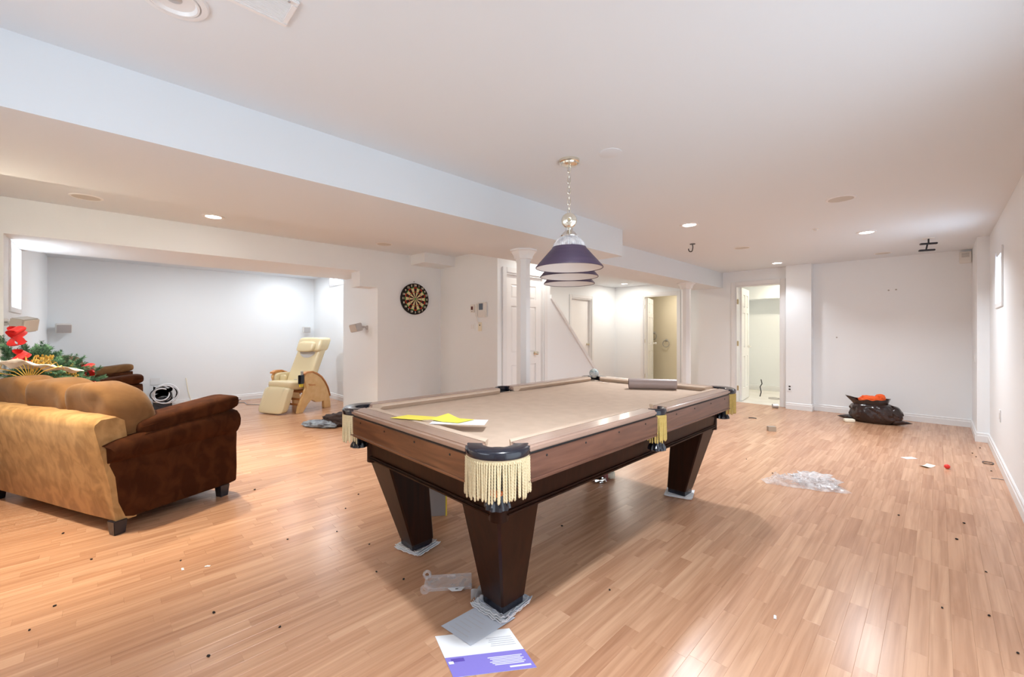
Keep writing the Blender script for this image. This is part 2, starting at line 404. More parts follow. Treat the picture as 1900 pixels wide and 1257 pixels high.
# thermostat wall, closet wall, stair slope
struct(B(-5.245, -3.98, 3.641, 3.76, 0, CEIL).build('wall_thermostat', 'wall_paint', smooth=0), 'white wall carrying the intercom panels')
wall_holes('wall_closet', 'y', 3.76, 4.69, -4.10, -3.98, [(3.79, 4.545, 0, 2.04)], label='white wall around the six panel closet door')
struct(MB().prism([(4.69, 0), (6.42, 0), (4.69, 1.745)], 'x', -4.10, -3.98).build('wall_stair_side', 'wall_paint', smooth=0), 'sloping white side wall under the staircase')
struct(MB().prism([(4.69, 1.745), (6.42, 0.0), (6.50, 0.0), (4.69, 1.80)], 'x', -4.12, -3.955).build('trim_1', 'trim_paint', smooth=0), 'sloping white stair trim board')
st = struct(MB().prism([(4.69, 0), (6.42, 0), (4.69, 1.70)], 'x', -5.52, -4.10).build('stair_flight', 'stair_carpet', smooth=0), 'staircase behind the sloping wall')
# dart wall + thick jamb, header
struct(B(-6.36, -5.245, 2.629, 3.76, 0, CEIL).build('wall_left', 'wall_paint', smooth=0), 'white wall with the dartboard, ending in a broad jamb')
struct(B(-6.26, -5.245, -0.565, 2.629, 2.046, CEIL).build('wall_left_header', 'wall_paint', smooth=0), 'deep white header over the alcove opening')
struct(B(-5.505, -5.245, 2.384, 2.629, 1.85, 2.046).build('wall_left_step', 'wall_paint', smooth=0), 'small stepped block in the corner of the alcove opening')
struct(B(-5.245, -4.885, 3.127, 3.641, 2.205, CEIL).build('ceiling_corner_box', 'wall_paint', smooth=0), 'small boxed bulkhead above the dartboard corner')
# alcove
struct(B(-9.12, -9.0, -0.75, 3.25, 0, CEIL).build('wall_alcove_back', 'wall_paint', smooth=0), 'wide bright white alcove back wall')
wall_holes('wall_alcove_end', 'x', -9.0, -6.36, 3.112, 3.25, [(-8.13, -7.15, 2.16, 2.31)], label='alcove end wall with a slit of bright window')
wall_holes('wall_alcove_side', 'x', -9.0, -5.245, -0.70, -0.565, [(-6.14, -5.55, 1.47, 2.04)], label='alcove side wall with the bright left window')
wall_holes('wall_front', 'x', -5.245, 0.41, -0.90, -0.76, [(-1.8, -0.6, 1.4, 2.05)], label='white wall behind the camera')
struct(B(-5.40, -5.245, -0.90, -0.70, 0, CEIL).build('wall_front_return', 'wall_paint', smooth=0))
# bulkheads
struct(MB().prism([(-2.347, -0.76), (-2.347, 3.95), (-2.76, 3.95), (-2.76, 8.12), (-3.36, 8.12), (-3.36, -0.76)], 'z', 2.06, CEIL + 0.01).build('ceiling_bulkhead', 'ceiling_paint', smooth=0), 'long boxed white ceiling beam above the columns')
# rooms beyond
struct(B(-5.6, -3.09, 10.2, 10.32, 0, CEIL).build('wall_washroom_back', 'cream_paint', smooth=0), 'dim cream washroom wall with towel rings')
struct(MB().box(-5.64, -5.52, 9.07, 10.2, 0, CEIL).box(-3.21, -3.09, 9.07, 10.2, 0, CEIL).build('wall_washroom_side', 'cream_paint', smooth=0))
struct(B(-5.64, -3.09, 9.02, 10.32, -0.12, 0.0).build('floor_washroom', 'tile_white', smooth=0))
struct(B(-3.2, -0.9, 10.18, 10.30, 0, CEIL).build('wall_far_room_back', 'wall_paint', smooth=0), 'pale wall of the room beyond the far doorway')
struct(MB().box(-3.09, -3.0, 8.25, 10.18, 0, CEIL).box(-1.02, -0.9, 8.30, 10.18, 0, CEIL).build('wall_far_room_side', 'wall_paint', smooth=0))
struct(B(-3.2, -0.9, 8.15, 10.30, -0.12, 0.0).build('floor_far_room', 'tile_white', smooth=0), 'white tile floor beyond the far doorway')
struct(B(-3.0, -1.02, 9.8, 10.18, 1.95, CEIL).build('ceiling_far_room_box', 'wall_paint', smooth=0))
# columns
def column(loc, label, r=0.072):
    t = struct(thing('column', label, 'column', (loc[0], loc[1], 0)))
    MB().lathe([(0.0, 0.0), (r, 0.0), (r, 1.97), (0, 1.97)], 8, a0=PI / 8, a1=PI / 8 + 2 * PI).build('column_shaft', 'trim_paint', t, smooth=20)
    s = r * 0.95
    pr = [(s * 1.10, 1.945), (s * 1.10, 1.965), (s * 1.28, 1.97), (s * 1.35, 1.985), (s * 1.45, 2.01), (s * 1.75, 2.04), (s * 1.95, 2.045), (s * 1.95, 2.06)]
    MB().lathe([(p[0] * 1.06, p[1]) for p in pr], 8, a0=PI / 8, a1=PI / 8 + 2 * PI).build('column_capital', 'trim_paint', t, smooth=20)
    MB().lathe([(r * 1.35, 0), (r * 1.35, 0.10), (r * 1.2, 0.12), (r, 0.14)], 8, a0=PI / 8, a1=PI / 8 + 2 * PI).build('column_base', 'trim_paint', t, smooth=20)
    return t
column((-2.87, 2.972), 'white octagonal column nearest the pool table, under the ceiling beam')
column((-2.911, 6.883), 'white column further back by the washroom doorway')
# baseboards
def baseboard(name, p, q, nrm, hgt=0.105):
    p, q, n = Vector((*p, 0)), Vector((*q, 0)), Vector((*nrm, 0))
    mb = MB(); prof = [(0, 0), (0.016, 0), (0.016, hgt * 0.68), (0.011, hgt * 0.74), (0.011, hgt * 0.93), (0.004, hgt), (0, hgt)]
    v = [p + n * a + Vector((0, 0, b)) for a, b in prof] + [q + n * a + Vector((0, 0, b)) for a, b in prof]; k = len(prof)
    mb.add(v, [tuple(range(k)), tuple(range(k, 2 * k))[::-1]] + [(i, (i + 1) % k, k + (i + 1) % k, k + i) for i in range(k)])
    return struct(mb.build(name, 'trim_paint', smooth=0))
baseboard('baseboard_right', (WR, 2.45), (WR, 7.15), (-1, 0))
baseboard('baseboard_right_jog', (0.315, 7.15), (WR, 7.15), (0, -1))
baseboard('baseboard_right_end', (0.315, 7.134), (0.315, 8.148), (-1, 0))
baseboard('baseboard_far', (-1.40, 8.148), (0.315, 8.148), (0, -1))
baseboard('baseboard_pillar', (-1.745, 8.0), (-1.385, 8.0), (0, -1))
baseboard('baseboard_pillar_side', (-1.40, 8.0), (-1.40, 8.148), (1, 0))
baseboard('baseboard_alcove_back', (-9.0, -0.56), (-9.0, 3.11), (1, 0))
baseboard('baseboard_alcove_end', (-9.0, 3.112), (-6.36, 3.112), (0, -1))
baseboard('baseboard_left', (-5.245, 2.63), (-5.245, 3.64), (1, 0))
baseboard('baseboard_thermostat', (-5.245, 3.641), (-3.98, 3.641), (0, -1))
baseboard('baseboard_hall_end', (-3.90, 8.95), (-3.21, 8.95), (0, -1))
baseboard('baseboard_hall_end_left', (-5.52, 8.95), (-4.84, 8.95), (0, -1))
baseboard('baseboard_far_doorway', (-3.2, 8.12), (-2.62, 8.12), (0, -1))
baseboard('baseboard_far_room', (-3.0, 10.18), (-1.02, 10.18), (0, -1))
# windows
def window(name, kind, a0, a1, z0, z1, wall_t, inner, label):
    """kind: 'x' wall along x; inner = coordinate of the room face, wall_t outward thickness (signed)"""
    t = struct(thing(name, label, 'window', (0, 0, 0)))
    del t['category']
    def bx(p, q, n0, n1, za, zb):
        n0, n1 = min(n0, n1), max(n0, n1)
        return B(p, q, n0, n1, za, zb) if kind == 'x' else B(n0, n1, p, q, za, zb)
    sgn = 1 if wall_t > 0 else -1
    pl = inner + wall_t * 0.62
    fw = 0.028
    for nm, (p, q, za, zb) in (('window_frame', (a0, a0 + fw, z0, z1)), ('window_frame', (a1 - fw, a1, z0, z1)), ('window_frame', (a0 + fw, a1 - fw, z1 - fw, z1)), ('window_frame', (a0 + fw, a1 - fw, z0, z0 + fw))):
        bx(p, q, pl - 0.02 * sgn, pl + 0.03 * sgn, za, zb).build(nm, 'trim_paint', t, bevel=0.003)
    bx(a0 + fw, a1 - fw, pl, pl + 0.005 * sgn, z0 + fw, z1 - fw).build('pane', 'window_glass', t, smooth=0)
    cw = 0.045
    for (p, q, za, zb) in ((a0 - cw, a0, z0 - cw, z1 + cw if z1 + cw < 2.04 else z1), (a1, a1 + cw, z0 - cw, z1 + cw if z1 + cw < 2.04 else z1), (a0, a1, z0 - cw, z0)):
        bx(p, q, inner - 0.012 * sgn, inner, za, zb).build('casing', 'trim_paint', t, bevel=0.003)
    return t
window('window_1', 'x', -6.14, -5.55, 1.47, 2.04, -0.135, -0.565, 'tall bright white window at the left edge, above the speaker')
window('window_2', 'y', 5.78, 6.30, 1.53, 1.99, 0.14, WR, 'small bluish window high on the right wall')
window('window_3', 'x', -8.13, -7.15, 2.16, 2.31, 0.138, 3.112, 'thin bright window slit high on the alcove end wall')
window('fill_window_4', 'y', 0.6, 2.4, 0.05, 2.05, 0.14, WR, 'added tall glazed opening beside the camera, for daylight fill')
window('fill_window_5', 'x', -1.8, -0.6, 1.4, 2.05, -0.14, -0.76, 'added window in the wall behind the camera, for daylight fill')

# doors
def casing(name, kind, a0, a1, z1, face, nrm, parent, wd=0.07):
    for (p, q, za, zb) in ((a0 - wd, a0, 0, z1 + wd), (a1, a1 + wd, 0, z1 + wd), (a0, a1, z1, z1 + wd)):
        n0, n1 = sorted((face, face + nrm * 0.018))
        mb = B(p, q, n0, n1, za, zb) if kind == 'x' else B(n0, n1, p, q, za, zb)
        mb.build('casing', 'trim_paint', parent, bevel=0.005)
def jamb(kind, a0, a1, z1, t0, t1, parent, m='trim_paint'):
    e = 0.02
    for (p, q, za, zb) in ((a0, a0 + e, 0, z1), (a1 - e, a1, 0, z1), (a0 + e, a1 - e, z1 - e, z1)):
        mb = B(p, q, t0, t1, za, zb) if kind == 'x' else B(t0, t1, p, q, za, zb)
        mb.build('door_jamb', m, parent, smooth=0)
def panel_door_leaf(parent, W, H, T=0.036, mtx=None, both=True):
    """leaf in local x 0..W, y 0..T (front face y=0), z 0..H with six recessed and raised panels"""
    cols = [(0.11, W / 2 - 0.05), (W / 2 + 0.05, W - 0.11)]
    rows = [(0.22, 0.80), (0.96, 1.60), (1.70, H - 0.12)]
    mb = MB()
    xs = sorted({0, W, *[c for q in cols for c in q]}); zs = sorted({0, H, *[c for q in rows for c in q]})
    for i in range(len(xs) - 1):
        for j in range(len(zs) - 1):
            pan = any(abs(xs[i] - c[0]) < 1e-6 for c in cols) and any(abs(zs[j] - r[0]) < 1e-6 for r in rows)
            d = 0.013 if pan else 0
            mb.box(xs[i], xs[i + 1], d, T - d, zs[j], zs[j + 1])
    leaf = mb.build('door_leaf', 'door_paint', parent, smooth=0)
    for c in cols:
        for r in rows:
            for yy in ((0.004, 0.014), (T - 0.014, T - 0.004)):
                g = 0.028
                y_o, y_i = (yy[0], yy[1]) if yy[0] < T / 2 else (yy[1], yy[0])
                a = [(c[0] + 0.004, y_i, r[0] + 0.004), (c[1] - 0.004, y_i, r[0] + 0.004), (c[1] - 0.004, y_i, r[1] - 0.004), (c[0] + 0.004, y_i, r[1] - 0.004)]
                b_ = [(c[0] + g, y_o, r[0] + g), (c[1] - g, y_o, r[0] + g), (c[1] - g, y_o, r[1] - g), (c[0] + g, y_o, r[1] - g)]
                MB().hexa(a, b_).build('panel', 'door_paint', leaf, smooth=0)
    return leaf
def hinge(parent, loc, along):
    mb = MB().lathe([(0, -0.045), (0.007, -0.045), (0.007, 0.045), (0, 0.045)], 10, loc)
    mb.box(loc[0] - (0.016 if along == 'x' else 0.002), loc[0] + (0.016 if along == 'x' else 0.002), loc[1] - (0.002 if along == 'x' else 0.016), loc[1] + (0.002 if along == 'x' else 0.016), loc[2] - 0.042, loc[2] + 0.042)
    mb.build('hinge', 'brass_dull', parent)
def knob_mesh(parent, loc, rot, m='brass'):
    MB().lathe([(0, 0), (0.028, 0), (0.028, 0.006), (0.012, 0.010), (0.011, 0.028), (0.024, 0.038), (0.028, 0.050), (0.022, 0.062), (0, 0.066)], 16).build('door_knob', m, parent, loc=loc, rot=rot)
d1 = struct(thing('door_1', 'closed white six panel closet door behind the near column', 'door', (-3.98, 3.79, 0))); del d1['category']
casing('c', 'y', 0, 0.755, 2.04, 0, 1, d1); jamb('y', 0, 0.755, 2.04, -0.11, 0, d1)
lf = panel_door_leaf(d1, 0.711, 2.01); lf.location = (-0.035, 0.022, 0.008); lf.rotation_euler = (0, 0, PI / 2)
for z in (0.25, 1.05, 1.80): hinge(d1, (-0.028, 0.03, z), 'y')
knob_mesh(d1, (-0.034, 0.60, 0.955), (0, PI / 2, 0))
# extra small catch at right edge of the closet door
d2 = struct(thing('door_2', 'white washroom door standing ajar beyond the hallway', 'door', (-4.77, 8.95, 0))); del d2['category']
casing('c', 'x', 0, 0.80, 2.085, 0, -1, d2); jamb('x', 0, 0.80, 2.085, 0, 0.12, d2)
lf = panel_door_leaf(d2, 0.74, 2.05); lf.location = (0.035, 0.12, 0.008); lf.rotation_euler = (0, 0, math.radians(107))
for z in (0.25, 1.05, 1.84): hinge(d2, (0.012, 0.015, z), 'x')
knob_mesh(d2, (-0.135, 0.76, 0.98), (0, PI / 2, math.radians(17)), 'white_plastic')
d3 = struct(thing('door_3', 'white door opened into the brightly lit far room', 'door', (-2.545, 8.12, 0))); del d3['category']
casing('c', 'x', 0, 0.705, 2.08, 0, -1, d3); jamb('x', 0, 0.705, 2.08, 0, 0.13, d3)
lf = panel_door_leaf(d3, 0.66, 2.05); lf.location = (0.062, 0.14, 0.008); lf.rotation_euler = (0, 0, math.radians(96))
for z in (0.25, 1.05, 1.80): hinge(d3, (0.03, 0.02, z), 'x')
lh = MB().lathe([(0, 0), (0.026, 0), (0.026, 0.008), (0.010, 0.010), (0.010, 0.045), (0, 0.045)], 14, mtx=Matrix.Rotation(PI / 2, 4, 'Y'))
lh.tube([(0.04, 0, 0), (0.045, -0.02, 0), (0.045, -0.11, -0.004)], 0.009, 8)
lh.build('lever_handle', 'white_plastic', d3, loc=(0.002, 0.74, 0.98))
d4 = struct(thing('door_4', 'cream doorway with a closed door at the foot of the stairs', 'door', (-5.52, 7.20, 0))); del d4['category']
casing('c', 'y', 0, 0.75, 2.0, 0, 1, d4); jamb('y', 0, 0.75, 2.0, -0.12, 0, d4)
B(-0.10, -0.065, 0.022, 0.728, 0.008, 1.978).build('door_leaf', 'door_paint', d4, bevel=0.003)
knob_mesh(d4, (-0.064, 0.66, 0.98), (0, PI / 2, 0))
#@@OBJECTS
# ================================================================== CEILING FITTINGS
def downlight(loc, label, power, color, on=True, r=0.062, spread=2.4):
    t = thing('recessed_light', label, 'ceiling light', (loc[0], loc[1], loc[2]), 0, 'recessed ceiling lights')
    MB().lathe([(r, -0.004), (r + 0.004, -0.007), (r + 0.026, -0.006), (r + 0.030, 0.0), (r, 0.0), (r, -0.004)], 32).build('trim_ring', 'trim_paint', t)
    if on:
        MB().lathe([(0, -0.0025), (r, -0.0025), (r, -0.0005), (0, -0.0005)], 32).build('bulb_lens', 'bulb_on', t)
        L = area('downlight_lamp', (loc[0], loc[1], loc[2] - 0.012), (2 * r, 2 * r), power, color, (0, 0, 0), 'DISK', spread)
    else:
        MB().lathe([(0, -0.002), (r, -0.002), (r, -0.0005), (0, -0.0005)], 32).build('bulb_lens', 'lamp_baffle', t)
    return t
LAMP = 16.5
downlight((-1.76, 4.242, CEIL), 'glowing recessed light nearest the ceiling hook', LAMP, NEUT)
downlight((-0.542, 5.933, CEIL), 'glowing recessed light on the right, near the projector mount', LAMP, NEUT)
downlight((-1.763, 7.553, CEIL), 'glowing recessed light just before the far doorway', 3.2, NEUT, spread=1.9)
downlight((-4.772, 0.746, CEIL), 'glowing recessed light in the left ceiling over the sofa', 16, WARM, spread=1.8)
downlight((-3.47, -0.45, CEIL), 'warm recessed light beside the beam, over the loveseat', 20, WARM)
downlight((-0.54, 0.90, CEIL), 'added unseen fill light almost above the camera', 15, NEUT)  # added out of frame to brighten the table and near floor
downlight((-8.35, 2.50, CEIL), 'recessed light washing the alcove end wall', 3.5, NEUT, spread=PI)
downlight((-7.2, 2.72, CEIL), 'recessed light in the alcove right above the recliner', 6, NEUT, spread=PI)
downlight((-7.4, 0.9, CEIL), 'recessed light over the alcove sofa', 12, NEUT, spread=PI)
downlight((-4.915, 8.35, CEIL), 'recessed light at the end of the hallway', 7, HALL, spread=PI)
downlight((-4.3, 6.6, CEIL), 'recessed light in the middle of the hallway', 8, HALL, spread=PI)
downlight((-2.0, 9.35, CEIL), 'bright recessed light in the room beyond the far doorway', 7.5, WARM, spread=PI)
downlight((-1.45, 9.65, CEIL), 'second recessed light in the room beyond the far doorway', 4, WARM, spread=PI)
downlight((-4.2, 9.6, CEIL), 'added light brightening the inside of the washroom', 7, HALL, spread=PI)  # added lamp, lifts the dark washroom interior
downlight((-3.68, 4.36, CEIL), 'added hidden light behind the beam, brightening the closet door', 2.8, HALL, spread=PI)  # added out of sight to brighten the door and model its panels
# unlit gimbal light close to the camera
t = thing('gimbal_light', 'unlit white recessed eyeball light nearest the camera', 'ceiling light', (-1.745, 0.165, CEIL))
MB().lathe([(0.072, -0.003), (0.075, -0.010), (0.092, -0.008), (0.097, 0.0)], 40).build('trim_ring', 'trim_paint', t)
MB().lathe([(0.072, -0.003), (0.070, -0.012), (0.064, -0.012), (0.058, -0.002), (0.03, -0.001), (0.0, -0.001)], 40).build('eyeball', 'lamp_baffle', t)
MB().lathe([(0, -0.004), (0.02, -0.004), (0.024, -0.0015), (0.0, -0.0015)], 20).build('bulb', 'silver_plastic', t)
def ceiling_speaker(loc, label, r=0.085, m='grille'):
    t = thing('ceiling_speaker', label, 'speaker', (loc[0], loc[1], CEIL), 0, 'round ceiling speakers')
    MB().lathe([(r, 0), (r, -0.006), (r + 0.012, -0.005), (r + 0.016, 0)], 36).build('speaker_rim', 'trim_paint', t)
    MB().lathe([(0, -0.004), (r * 0.6, -0.0045), (r, -0.003), (r, 0), (0, 0)], 36).build('speaker_grille', m, t)
ceiling_speaker((-4.805, -0.092), 'large round ceiling speaker above the Christmas greenery')
ceiling_speaker((-4.78, 2.483), 'round ceiling speaker near the dartboard wall')
ceiling_speaker((-0.554, 4.299), 'round ceiling speaker nearest the right wall')
ceiling_speaker((-1.765, 5.884), 'round ceiling speaker between two lit downlights in one row')
ceiling_speaker((-0.53, 7.666), 'round ceiling speaker closest to the blank far wall')
t = thing('ceiling_blank', 'faint round white cover plate on ceiling beside the pendant canopy', 'cover plate', (-1.394, 2.202, CEIL))
MB().lathe([(0, -0.005), (0.062, -0.005), (0.070, -0.002), (0.070, 0), (0, 0)], 32).build('cover', 'ceiling_paint', t)
t = thing('ceiling_sprinkler', 'tiny white ceiling sensor button between the downlights', 'sensor', (-0.903, 5.363, CEIL))
MB().lathe([(0, -0.022), (0.014, -0.022), (0.016, -0.006), (0.028, -0.004), (0.028, 0), (0, 0)], 20).build('sensor_body', 'white_plastic', t)
# vent near the camera
t = thing('ceiling_vent', 'white slotted ceiling air vent at the top edge', 'vent', (-1.545, 0.30, CEIL))
VX, VY = 0.075, 0.165
for (x0, x1, y0, y1) in ((-VX, -VX + 0.02, -VY, VY), (VX - 0.02, VX, -VY, VY), (-VX + 0.02, VX - 0.02, -VY, -VY + 0.02), (-VX + 0.02, VX - 0.02, VY - 0.02, VY)):
    B(x0, x1, y0, y1, -0.010, 0).build('vent_frame', 'trim_paint', t, bevel=0.003)
for k in range(14):
    x = -VX + 0.024 + k * (2 * VX - 0.048) / 13
    MB().hexa([(x - 0.003, -VY + 0.02, -0.008), (x - 0.001, -VY + 0.02, -0.008), (x - 0.001, VY - 0.02, -0.008), (x - 0.003, VY - 0.02, -0.008)],
              [(x + 0.001, -VY + 0.02, 0), (x + 0.003, -VY + 0.02, 0), (x + 0.003, VY - 0.02, 0), (x + 0.001, VY - 0.02, 0)]).build('vent_slat', 'trim_paint', t, smooth=0)
MB().lathe([(0, -0.006), (0.004, -0.006), (0.005, 0)], 10, (VX - 0.01, VY - 0.03, -0.008)).build('screw', 'silver_plastic', t)
# hook
t = thing('ceiling_hook', 'black iron hook screwed into the ceiling', 'hook', (-2.118, 5.197, CEIL))
MB().lathe([(0, -0.008), (0.03, -0.006), (0.034, 0), (0, 0)], 20).build('hook_plate', 'steel_dark', t)
pts = [(0, 0, -0.005), (0, 0, -0.045)] + [(0.022 * RX * math.sin(a) * 1.0 - 0.022 * RX * 0, 0.022 * RY * math.sin(a), -0.045 - 0.03 * (1 - math.cos(a)) / 1.0) for a in ()]
arc = [(-0.024 + 0.024 * math.cos(a), -0.07 + 0.026 * math.sin(a)) for a in [k * -PI / 10 for k in range(11)]]
pts = [(0, 0, -0.004), (0.004 * RX, 0.004 * RY, -0.04)] + [((q[0]) * RX, (q[0]) * RY, q[1]) for q in arc] + [(-0.050 * RX, -0.050 * RY, -0.058)]
MB().tube(pts, 0.006, 8).build('hook_curve', 'steel_dark', t)
# projector mount
t = thing('projector_mount', 'black H shaped projector bracket hanging from the ceiling', 'bracket', (-0.075, 6.82, CEIL), math.radians(20))
MB().lathe([(0, -0.010), (0.05, -0.008), (0.055, 0), (0, 0)], 24).build('ceiling_plate', 'white_plastic', t)
MB().tube([(0, 0, 0), (0, 0, -0.055)], 0.008, 10).build('drop_rod', 'steel_dark', t)
B(-0.075, 0.075, -0.02, 0.02, -0.075, -0.055).build('cross_bar', 'steel_dark', t, bevel=0.004)
MB().tube([(-0.01, 0, -0.07), (-0.02, 0, -0.13)], 0.008, 10).build('drop_rod', 'steel_dark', t)
B(-0.085, 0.055, -0.02, 0.02, -0.15, -0.13).build('cross_bar', 'steel_dark', t, bevel=0.004)

# ================================================================== PENDANT
PD = math.atan2(0.7979, -0.6181)       # direction of the bar
t = thing('billiard_pendant', 'three shade navy billiard pendant hanging on a brass chain', 'pendant lamp', (-1.637, 2.113, 0), PD)
MB().lathe([(0, CEIL - 0.035), (0.035, CEIL - 0.033), (0.052, CEIL - 0.028), (0.056, CEIL - 0.018), (0.064, CEIL - 0.014), (0.066, CEIL), (0, CEIL)], 36).build('ceiling_canopy', 'brass', t)
zc, ze, k = CEIL - 0.035, 1.872, 0
n = int((zc - ze) / 0.034)
for i in range(n):
    z0 = zc - i * 0.034; sw = 0.006 * math.sin(i * 1.3)
    ring = []
    for q in range(12):
        a = 2 * PI * q / 12
        x, z = 0.010 * math.cos(a), 0.024 * math.sin(a)
        ring.append((x + sw, 0.0, z0 - 0.02 + z) if i % 2 else (sw, x, z0 - 0.02 + z))
    MB().tube(ring, 0.0022, 6, closed=True).build('chain_link', 'brass', t)
# chain cord
MB().tube([(0.003 * math.sin(j), 0.003 * math.cos(j * 1.7), zc - j * (zc - ze) / 14) for j in range(15)], 0.0018, 6).build('lamp_cord', 'cable_grey', t)
SP, ZB = 0.375, 1.850
MB().tube([(-SP - 0.03, 0, ZB), (SP + 0.03, 0, ZB)], 0.014, 14).build('lamp_bar', 'brass', t)
MB().tube([(0.016 * math.cos(a), 0.0, ZB + 0.018 + 0.016 * math.sin(a)) for a in [2 * PI * q / 12 for q in range(12)]], 0.003, 6, closed=True).build('hanging_loop', 'brass', t)
MB().tube([(0.02, 0.045 + 0.012 * math.cos(a), ZB - 0.022 + 0.016 * math.sin(a)) for a in [2 * PI * q / 12 for q in range(12)]], 0.003, 6, closed=True).build('side_ring', 'brass', t)
ball = [(0.0, -0.030), (0.022, -0.028), (0.036, -0.018), (0.041, -0.004), (0.041, 0.004), (0.037, 0.014), (0.030, 0.018), (0.020, 0.021), (0.018, 0.025), (0.012, 0.027), (0.011, 0.030), (0, 0.031)]
for sx in (-1, 1):
    o = MB().lathe(ball, 32).build('end_boss', 'brass', t, loc=(sx * (SP + 0.035), 0, ZB), rot=(0, sx * PI / 2, 0))
    MB().lathe([(0, 0.030), (0.005, 0.031), (0.005, 0.038), (0, 0.040)], 12).build('boss_screw', 'brass_dull', o)
for kx in (-1, 0, 1):
    x = kx * SP
    ro = MB().lathe([(0.092, 1.712), (0.094, 1.706), (0.182, 1.606), (0.1835, 1.600), (0.181, 1.5985), (0.1785, 1.602), (0.090, 1.702), (0.088, 1.712), (0.092, 1.712)], 56, (x, 0, 0)).build('lamp_shade', 'shade_navy', t)
    MB().lathe([(0.1783, 1.6015), (0.0885, 1.7015), (0.03, 1.712), (0.0, 1.712)], 56, (x, 0, 0)).build('shade_lining', 'shade_inner', ro)
    prof = []
    gl = MB(); prof = [(0.088, 1.710), (0.084, 1.730), (0.068, 1.752), (0.048, 1.770)]
    V = []; nn = 96
    for (r, z) in prof:
        for q in range(nn):
            a = 2 * PI * q / nn; rr = r * (1 + 0.018 * (1 if q % 2 else -1)); V.append((x + rr * math.cos(a), rr * math.sin(a), z))
    gl.add(V, [(i * nn + q, i * nn + (q + 1) % nn, (i + 1) * nn + (q + 1) % nn, (i + 1) * nn + q) for i in range(3) for q in range(nn)])
    gl.build('glass_fitter', 'ribbed_glass', t, smooth=10)
    MB().lathe([(0.050, 1.768), (0.052, 1.773), (0.046, 1.776), (0.030, 1.796), (0.024, 1.800), (0.021, 1.804), (0.020, 1.848), (0, 1.848)], 28, (x, 0, 0)).build('socket_cup', 'chrome', t)
    MB().sell((x, 0, 1.67), (0.028, 0.028, 0.04), 1, 1, 16, 10).build('light_bulb', 'white_plastic', t)

# ================================================================== POOL TABLE
TC = (-1.757, 2.24)
HX, HY, ZT = 0.678, 1.26, 0.822
T = thing('pool_table', 'brown wooden pool table with tan cloth and fringed pockets', 'pool table', (TC[0], TC[1], 0))
RW, CW = 0.092, 0.048         # rail width, cushion width
ZB_ = ZT - 0.036              # bed height
B(-HX + 0.07, HX - 0.07, -HY + 0.07, HY - 0.07, ZB_ - 0.03, ZB_).build('bed_cloth', 'felt', T, smooth=0)
B(-HX + 0.08, HX - 0.08, -HY + 0.08, HY - 0.08, 0.66, ZB_ - 0.031).build('slate_frame', 'black_rubber', T, smooth=0)
CP, SPK = 0.150, 0.062        # rail cut-back at corners and side pockets
def rail(sx, sy, kind, a0, a1):
    def bx(p0, p1, q0, q1, z0, z1):   # p along the rail, q inward distance from the outer edge
        if kind == 'end':
            y0, y1 = sorted((sy * (HY - q0), sy * (HY - q1))); return (p0, p1, y0, y1, z0, z1)
        x0, x1 = sorted((sx * (HX - q0), sx * (HX - q1))); return (x0, x1, p0, p1, z0, z1)
    m = 'end' if kind == 'end' else 'side'
    B(*bx(a0, a1, 0.0, RW, ZT - 0.030, ZT)).build('rail', 'rail_' + m, T, bevel=0.009, seg=3)
    # cushion: sloped nose
    c0, c1 = RW, RW + CW
    prof = [(c0, ZT - 0.001), (c0 + 0.012, ZT + 0.001), (c1 - 0.006, ZT - 0.003), (c1, ZT - 0.010), (c1 - 0.020, ZB_ + 0.001), (c0, ZB_ + 0.001)]
    k0, k1 = a0 + 0.012, a1 - 0.012
    mb = MB(); n = len(prof)
    def P(a, q, z): return (a, sy * (HY - q), z) if kind == 'end' else (sx * (HX - q), a, z)
    v = [P(k0 + (q - c0) * 0.8, q, z) for q, z in prof] + [P(k1 - (q - c0) * 0.8, q, z) for q, z in prof]
    mb.add(v, [tuple(range(n)), tuple(range(n, 2 * n))[::-1]] + [(i, (i + 1) % n, n + (i + 1) % n, n + i) for i in range(n)])
    mb.build('cushion', 'felt', T, smooth=30)
    # skirt with a dark gap above and a rounded lip below
    sk = B(*bx(a0 - 0.012, a1 + 0.012, 0.004, 0.024, 0.694, ZT - 0.036)).build('skirt_board', 'wood_' + m, T, bevel=0.002)
    B(*bx(a0, a1, 0.008, 0.05, ZT - 0.037, ZT - 0.029)).build('rail_gap', 'black_rubber', T, smooth=0)
    c = bx(a0 - 0.012, a1 + 0.012, 0.0, 0.022, 0.676, 0.695)
    B(*c).build('skirt_lip', 'wood_' + m, T, bevel=0.007, seg=3)
    for f_ in (0.12, 0.37, 0.63, 0.88):
        a = a0 + (a1 - a0) * f_
        if kind == 'end': MB().lathe([(0, 0), (0.005, 0.0), (0.004, 0.002), (0, 0.002)], 10).build('screw', 'black_rubber', sk, loc=(a, sy * (HY - 0.004), 0.765), rot=(-sy * PI / 2, 0, 0))
        else: MB().lathe([(0, 0), (0.005, 0.0), (0.004, 0.002), (0, 0.002)], 10).build('screw', 'black_rubber', sk, loc=(sx * (HX - 0.004), a, 0.765), rot=(0, sx * PI / 2, 0))
for sy in (-1, 1): rail(0, sy, 'end', -HX + CP, HX - CP)
for sx in (-1, 1):
    rail(sx, 0, 'side', -HY + CP, -SPK); rail(sx, 0, 'side', SPK, HY - CP)
